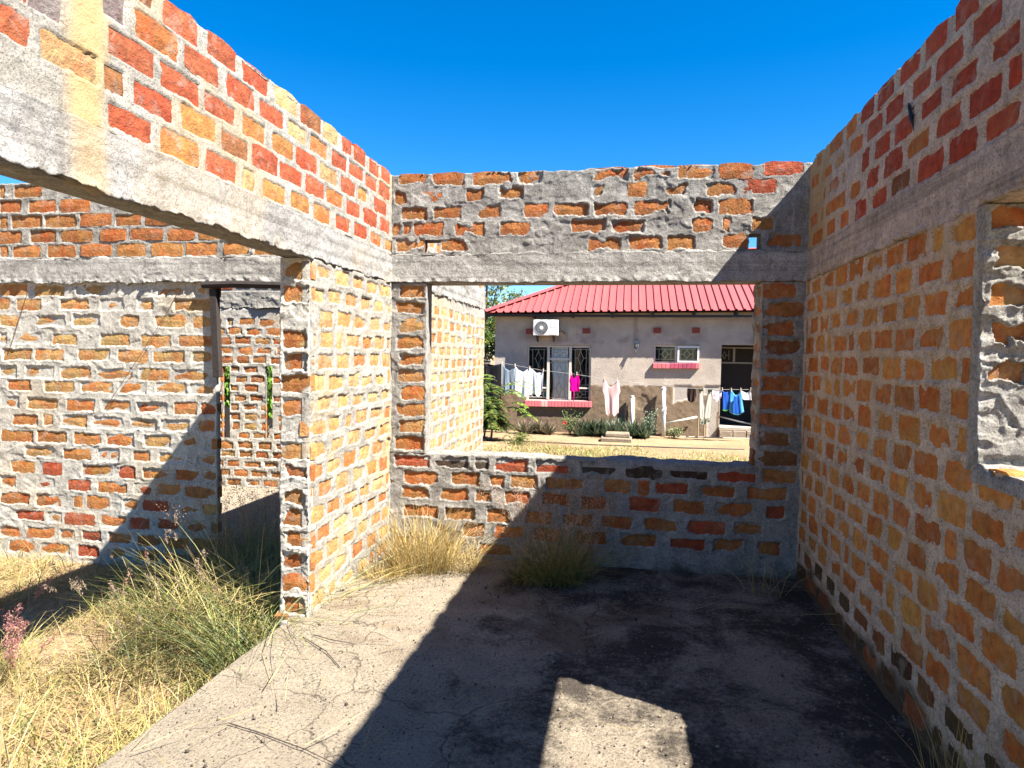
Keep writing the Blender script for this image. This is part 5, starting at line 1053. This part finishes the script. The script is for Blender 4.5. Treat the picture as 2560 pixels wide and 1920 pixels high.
# yard grass
def yard(rng, n):
    x = rng.uniform(-5, 4.2, n); y = rng.uniform(9.5, 14.4, n); k = rng.uniform(0, 1, n) < sstep(13.75-y+.9*vn(x, y, .8, 4), 0, 1.0)*(.6+.4*vn(x, y, .7, 9)); return np.c_[x[k], y[k]]
yg = grass_in(yard, 42000, rng, .12, [(STRAW, 3), (YEL, 5), (GREEN, 2.6)], lean=(.2, .9), droop=(.1, .6), w=.012)
tag(veg('yard_grass', [yg[:3]], M_GRASS), kind='stuff')
dt = lying(rng, 160, lambda r, n: np.c_[r.normal(-1.45, .28, n), r.normal(13.25, .12, n)], GZ+.04, .35, [([(.20, .14, .09), (.30, .22, .14)], 1)])
tag(veg('dead_twig_pile', [dt[:3]], M_GRASS), 'small heap of dead twigs lying on the yard grass', 'twigs')

# leaves
def leaf_geo(rng, C, Nn, T, size, asp, col, jit=.15):
    """pointed leaves: centre, normal-ish, axis"""
    n = len(C); T = T/np.linalg.norm(T, axis=1, keepdims=True); B = np.cross(Nn, T); B /= np.maximum(1e-6, np.linalg.norm(B, axis=1, keepdims=True)); Q = np.cross(T, B)
    s = size[:, None]; w = s*asp
    V = np.stack([C, C+T*s*.45+B*w*.5+Q*s*.05, C+T*s-Q*s*.06, C+T*s*.45-B*w*.5+Q*s*.05], 1).reshape(-1, 3)
    return V, np.arange(n*4).reshape(-1, 4), np.repeat(col, 4, 0)
def rnd_dir(rng, n):
    a = rng.normal(0, 1, (n, 3)); return a/np.linalg.norm(a, axis=1, keepdims=True)
LG = [(.06, .115, .022), (.09, .15, .03), (.045, .085, .02)]; LY = [(.22, .24, .04), (.17, .21, .035), (.28, .25, .045)]
def tree(name, label, x, y, h, crown, seed, mixes, n=7000, leaf=.13):
    rg = np.random.default_rng(seed); th = thing(name, label, 'tree', (x, y, GZ), 'trees behind the house')
    mb = MB(); mb.tube([(x, y, GZ-.1), (x+.08, y, GZ+h*.25), (x-.05, y+.05, GZ+h*.5), (x+.05, y, GZ+h*.85)], [.16, .13, .09, .03], 10); ends = []
    for i in range(11):
        a = 2*PI*i/11+rg.uniform(-.3, .3); z0 = GZ+h*rg.uniform(.28, .7); r = crown*rg.uniform(.55, .95)
        e = (x+r*math.cos(a), y+r*math.sin(a), z0+h*rg.uniform(.08, .32)); mb.tube([(x, y, z0), (x+.5*r*math.cos(a), y+.5*r*math.sin(a), z0+.06*h), e], [.06, .035, .012], 6); ends.append(e)
    mb.build('trunk', BARK, th)
    cl = [(np.array(e), crown*rg.uniform(.22, .42)) for e in ends]+[(np.array((x, y, GZ+h*.9))+rg.normal(0, .3, 3), crown*.38) for _ in range(5)]+[(np.array((x, y, GZ+h*.62))+rg.normal(0, crown*.4, 3), crown*.3) for _ in range(12)]
    Cs = []
    per = n//len(cl)
    for c, r in cl:
        d = rnd_dir(rg, per); Cs.append(c+d*(r*rg.uniform(.2, 1.05, (per, 1))**.6)*np.array([1, 1, .8]))
    C = np.concatenate(Cs); m = len(C)
    nn = rnd_dir(rg, m)+np.array([0, 0, .7]); nn /= np.linalg.norm(nn, axis=1, keepdims=True)
    veg('crown', [leaf_geo(rg, C, nn, rnd_dir(rg, m), leaf*rg.uniform(.6, 1.2, m), .5, palette(rg, m, mixes))], M_LEAF, th)
tree('tree', 'tall loose yellow green tree whose top shows above the left end of the red roof', -5.15, 24.0, 5.6, 1.55, 31, [(LY, 3), (LG, 2)], 8000)
tree('tree', 'dense dark green tree beside the left end of the house', -5.0, 19.5, 3.0, 1.3, 32, [(LG, 4), (LY, 1.5)], 8000, .11)
tree('tree', 'low dark green tree filling the gap between window edge and house corner', -6.0, 22.0, 3.6, 1.5, 33, [(LG, 4), (LY, 1)], 6000, .12)
# creepers behind the ventilation slots
def creeper(x, y, z0, z1, label, seed):
    rg = np.random.default_rng(seed); th = thing('creeper', label, 'plant', (x, y, GZ), 'creepers behind the slots'); n = 2400
    C = np.c_[rg.normal(x, .20, n), rg.normal(y, .12, n), rg.uniform(z0, z1, n)]
    MB().tube([(x, y, GZ), (x+.03, y, z0), (x-.03, y, z1)], [.02, .015, .006], 6).build('stem', BARK, th)
    nn = rnd_dir(rg, n)+np.array([.6, -.6, .6]); nn /= np.linalg.norm(nn, axis=1, keepdims=True); T = rnd_dir(rg, n)*.5+np.array([0, 0, -1.0])
    veg('leaves', [leaf_geo(rg, C, nn, T, .075*rg.uniform(.6, 1.2, n), .55, palette(rg, n, [([(.16, .30, .04), (.20, .36, .06)], 3), (LG, 1)]))], M_LEAF, th)
creeper(-6.15, 9.3, .75, 1.6, 'bright green creeper seen through the left narrow slot', 41); creeper(-5.42, 9.3, .6, 1.6, 'bright green creeper seen through the right narrow slot', 42)
tag(MB().box((-5.62, 9.35, GZ), (-5.2, 9.6, .42), .02, random.Random(2)).build('concrete_block', M_STEP, bevel=.02), 'pale block standing outside below the right narrow slot', 'block')
tag(MB().box((-8.5, 10.4, GZ), (-4.0, 10.6, 1.6)).build('boundary_wall', M_DARKW), 'dark boundary wall glimpsed behind the creepers through the slots', 'wall')
# big bush with arching fronds left of the house window
def frond(rg, p0, ang, ln, rise, parts, mb, leaf=.075, k=13, mixes=((LG, 3), (LY, 1.6))):
    t = np.linspace(0, 1, k); P = np.stack([p0[0]+np.cos(ang)*ln*t, p0[1]+np.sin(ang)*ln*t, p0[2]+rise*t*1.6-rise*1.25*t*t-.25*ln*t*t], -1)
    mb.tube([tuple(q) for q in P[::3]], list(np.linspace(.006, .002, len(P[::3]))), 4, cap=False)
    for sd in (-1, 1):
        i = np.arange(2, k); C = P[i]; T = np.stack([np.cos(ang+sd*1.1)*np.ones(len(i)), np.sin(ang+sd*1.1)*np.ones(len(i)), -.25*np.ones(len(i))], -1)
        nn = np.tile([0, -.35, 1.0], (len(i), 1))+rg.normal(0, .25, (len(i), 3)); nn /= np.linalg.norm(nn, axis=1, keepdims=True)
        parts.append(leaf_geo(rg, C, nn, T, leaf*rg.uniform(.8, 1.15, len(i)), .42, palette(rg, len(i), mixes)))
rg = np.random.default_rng(51)
BU = thing('bush', 'leafy green bush with arching fronds before the left end of the house', 'bush', (-2.75, 14.1, GZ))
mb = MB(); parts = []
for (bx, by, top, n) in ((-3.05, 14.2, 1.1, 85), (-2.85, 14.0, .60, 50), (-3.25, 14.3, 1.0, 80), (-2.85, 13.95, .45, 45)):
    mb.tube([(bx, by, GZ-.03), (bx+.04, by, GZ+.4), (bx-.02, by, top-.2)], [.022, .017, .008], 6)
    for i in range(n):
        z0 = rg.uniform(-.05, top-.15); frond(rg, (bx+rg.normal(0, .05), by+rg.normal(0, .06), z0), rg.uniform(0, 2*PI), rg.uniform(.25, .5), rg.uniform(.05, .28), parts, mb, .085, 13, ((LG, 5), (LY, 1)))
for (px, pz, a, l_, r_) in ((-2.6, .95, .03, .75, .25), (-2.6, .75, -.3, .5, .25), (-2.7, 1.05, 2.6, .6, .2), (-2.5, .5, -.3, .4, .1), (-2.3, .25, -.2, .4, .25)):
    for q in range(2): frond(rg, (px+rg.normal(0, .05), 13.95+rg.normal(0, .08), pz+rg.normal(0, .05)), a+rg.normal(0, .15), l_, r_, parts, mb, .095, 18, ((LG, 1.5), ([(.18, .30, .04), (.26, .36, .06)], 3)))
mb.build('stems', BARK, BU); veg('leaves', parts, M_LEAF, BU)
LB = thing('bush', 'low twiggy bush with sparse leaves at the foot of the big bush', 'bush', (-2.2, 13.6, GZ)); mb = MB(); parts = []
for i in range(26):
    a = rg.uniform(0, 2*PI); frond(rg, (-2.2+rg.normal(0, .05), 13.6, GZ), a, rg.uniform(.15, .4), rg.uniform(.15, .5), parts, mb, .06, 10)
mb.build('stems', BARK, LB); veg('leaves', parts, M_LEAF, LB)
# spiky rosettes along the house wall
def rosette(x, y, r, seed, label, n=34, mixes=(([(.055, .095, .05), (.09, .13, .07), (.13, .16, .09)], 3), ([(.10, .10, .07)], .6))):
    rg = np.random.default_rng(seed); th = rg.uniform(0, 2*PI, n); el = rg.uniform(.45, 1.45, n); l = r*rg.uniform(.7, 1.1, n)
    b = blade_geo(rg, np.c_[x+.03*np.cos(th), y+.03*np.sin(th), np.full(n, GZ)], l, th, np.cos(el), rg.uniform(0, .18, n), np.full(n, .055), palette(rg, n, mixes), 5)
    tag(veg('rosette_plant', [b[:3]], M_LEAF), label, 'plant', 'spiky plants in the '+label.split(' in the ')[1])
rx_ = random.Random(6); k = 0
ORD = 'leftmost second third fourth fifth sixth seventh eighth ninth tenth eleventh twelfth thirteenth fourteenth fifteenth sixteenth seventeenth eighteenth nineteenth twentieth twenty-first twenty-second'.split()
for (x0, x1, cnt, hh, lab) in ((-1.12, .55, 22, .44, 'spiky dark green rosette, %s in the long clump behind the concrete blocks'), (-2.4, -1.75, 9, .34, 'spiky brownish rosette, %s in the short clump under the wide window')):
    for i in range(cnt):
        rosette(x0+(x1-x0)*(i+.5)/cnt+rx_.uniform(-.04, .04), 15.55+rx_.uniform(-.25, .22), hh*rx_.uniform(.8, 1.1), 60+k, lab % (ORD[i] if i == 0 else ORD[i]+' from the left'), mixes=(([(.055, .095, .05), (.09, .13, .07), (.14, .17, .10)], 3), ([(.10, .10, .07)], .6)) if cnt > 10 else (([(.10, .11, .06), (.16, .15, .09)], 3), ([(.20, .12, .09)], 2)))
        k += 1
def shrub(name, label, x, y, r, h, n, mixes, seed, leaf=.05, flowers=()):
    rg = np.random.default_rng(seed); th = thing(name, label, 'plant', (x, y, GZ)); mb = MB(); Cs = []
    for i in range(9):
        a = rg.uniform(0, 2*PI); e = np.array([x+r*rg.uniform(.2, .9)*math.cos(a), y+r*rg.uniform(.2, .9)*math.sin(a), GZ+h*rg.uniform(.5, 1)]); mb.tube([(x, y, GZ), tuple((e+np.array([x, y, GZ+h*.3]))/2), tuple(e)], [.008, .006, .003], 5)
        q = n//9; Cs.append(np.array([x, y, GZ])+(e-np.array([x, y, GZ]))*rg.uniform(.3, 1.05, (q, 1))+rg.normal(0, .05, (q, 3)))
    mb.build('stems', BARK, th); C = np.concatenate(Cs); m = len(C); nn = rnd_dir(rg, m)+np.array([0, -.3, .8]); nn /= np.linalg.norm(nn, axis=1, keepdims=True)
    veg('leaves', [leaf_geo(rg, C, nn, rnd_dir(rg, m), leaf*rg.uniform(.6, 1.2, m), .5, palette(rg, m, mixes))], M_LEAF, th)
    for f in flowers:
        mbf = MB()
        for i in range(7):
            a = 2*PI*i/7; mbf.poly([f, (f[0]+.035*math.cos(a-.35), f[1]-.02, f[2]+.035*math.sin(a-.35)), (f[0]+.05*math.cos(a), f[1]-.008, f[2]+.05*math.sin(a)), (f[0]+.035*math.cos(a+.35), f[1]-.02, f[2]+.035*math.sin(a+.35))])
        mbf.build('flower', simple('red_petal', (.62, .015, .015), .6), th)
shrub('rose_bush', 'small rose bush with one red flower below the wide window', -1.27, 15.5, .26, .62, 420, [([(.12, .19, .05), (.18, .26, .08)], 3)], 81, .05, [(-1.37, 15.25, .03)])
shrub('shrub', 'feathery pale grey green shrub between the spiky plants and the thick white pipe', .56, 15.6, .16, .62, 500, [([(.22, .30, .20), (.28, .36, .25)], 3)], 82, .045)
shrub('shrub', 'low pale green weed at the foot of the thick white pipe', 1.12, 15.6, .22, .26, 300, [([(.26, .33, .14), (.34, .40, .20)], 3)], 83, .05)
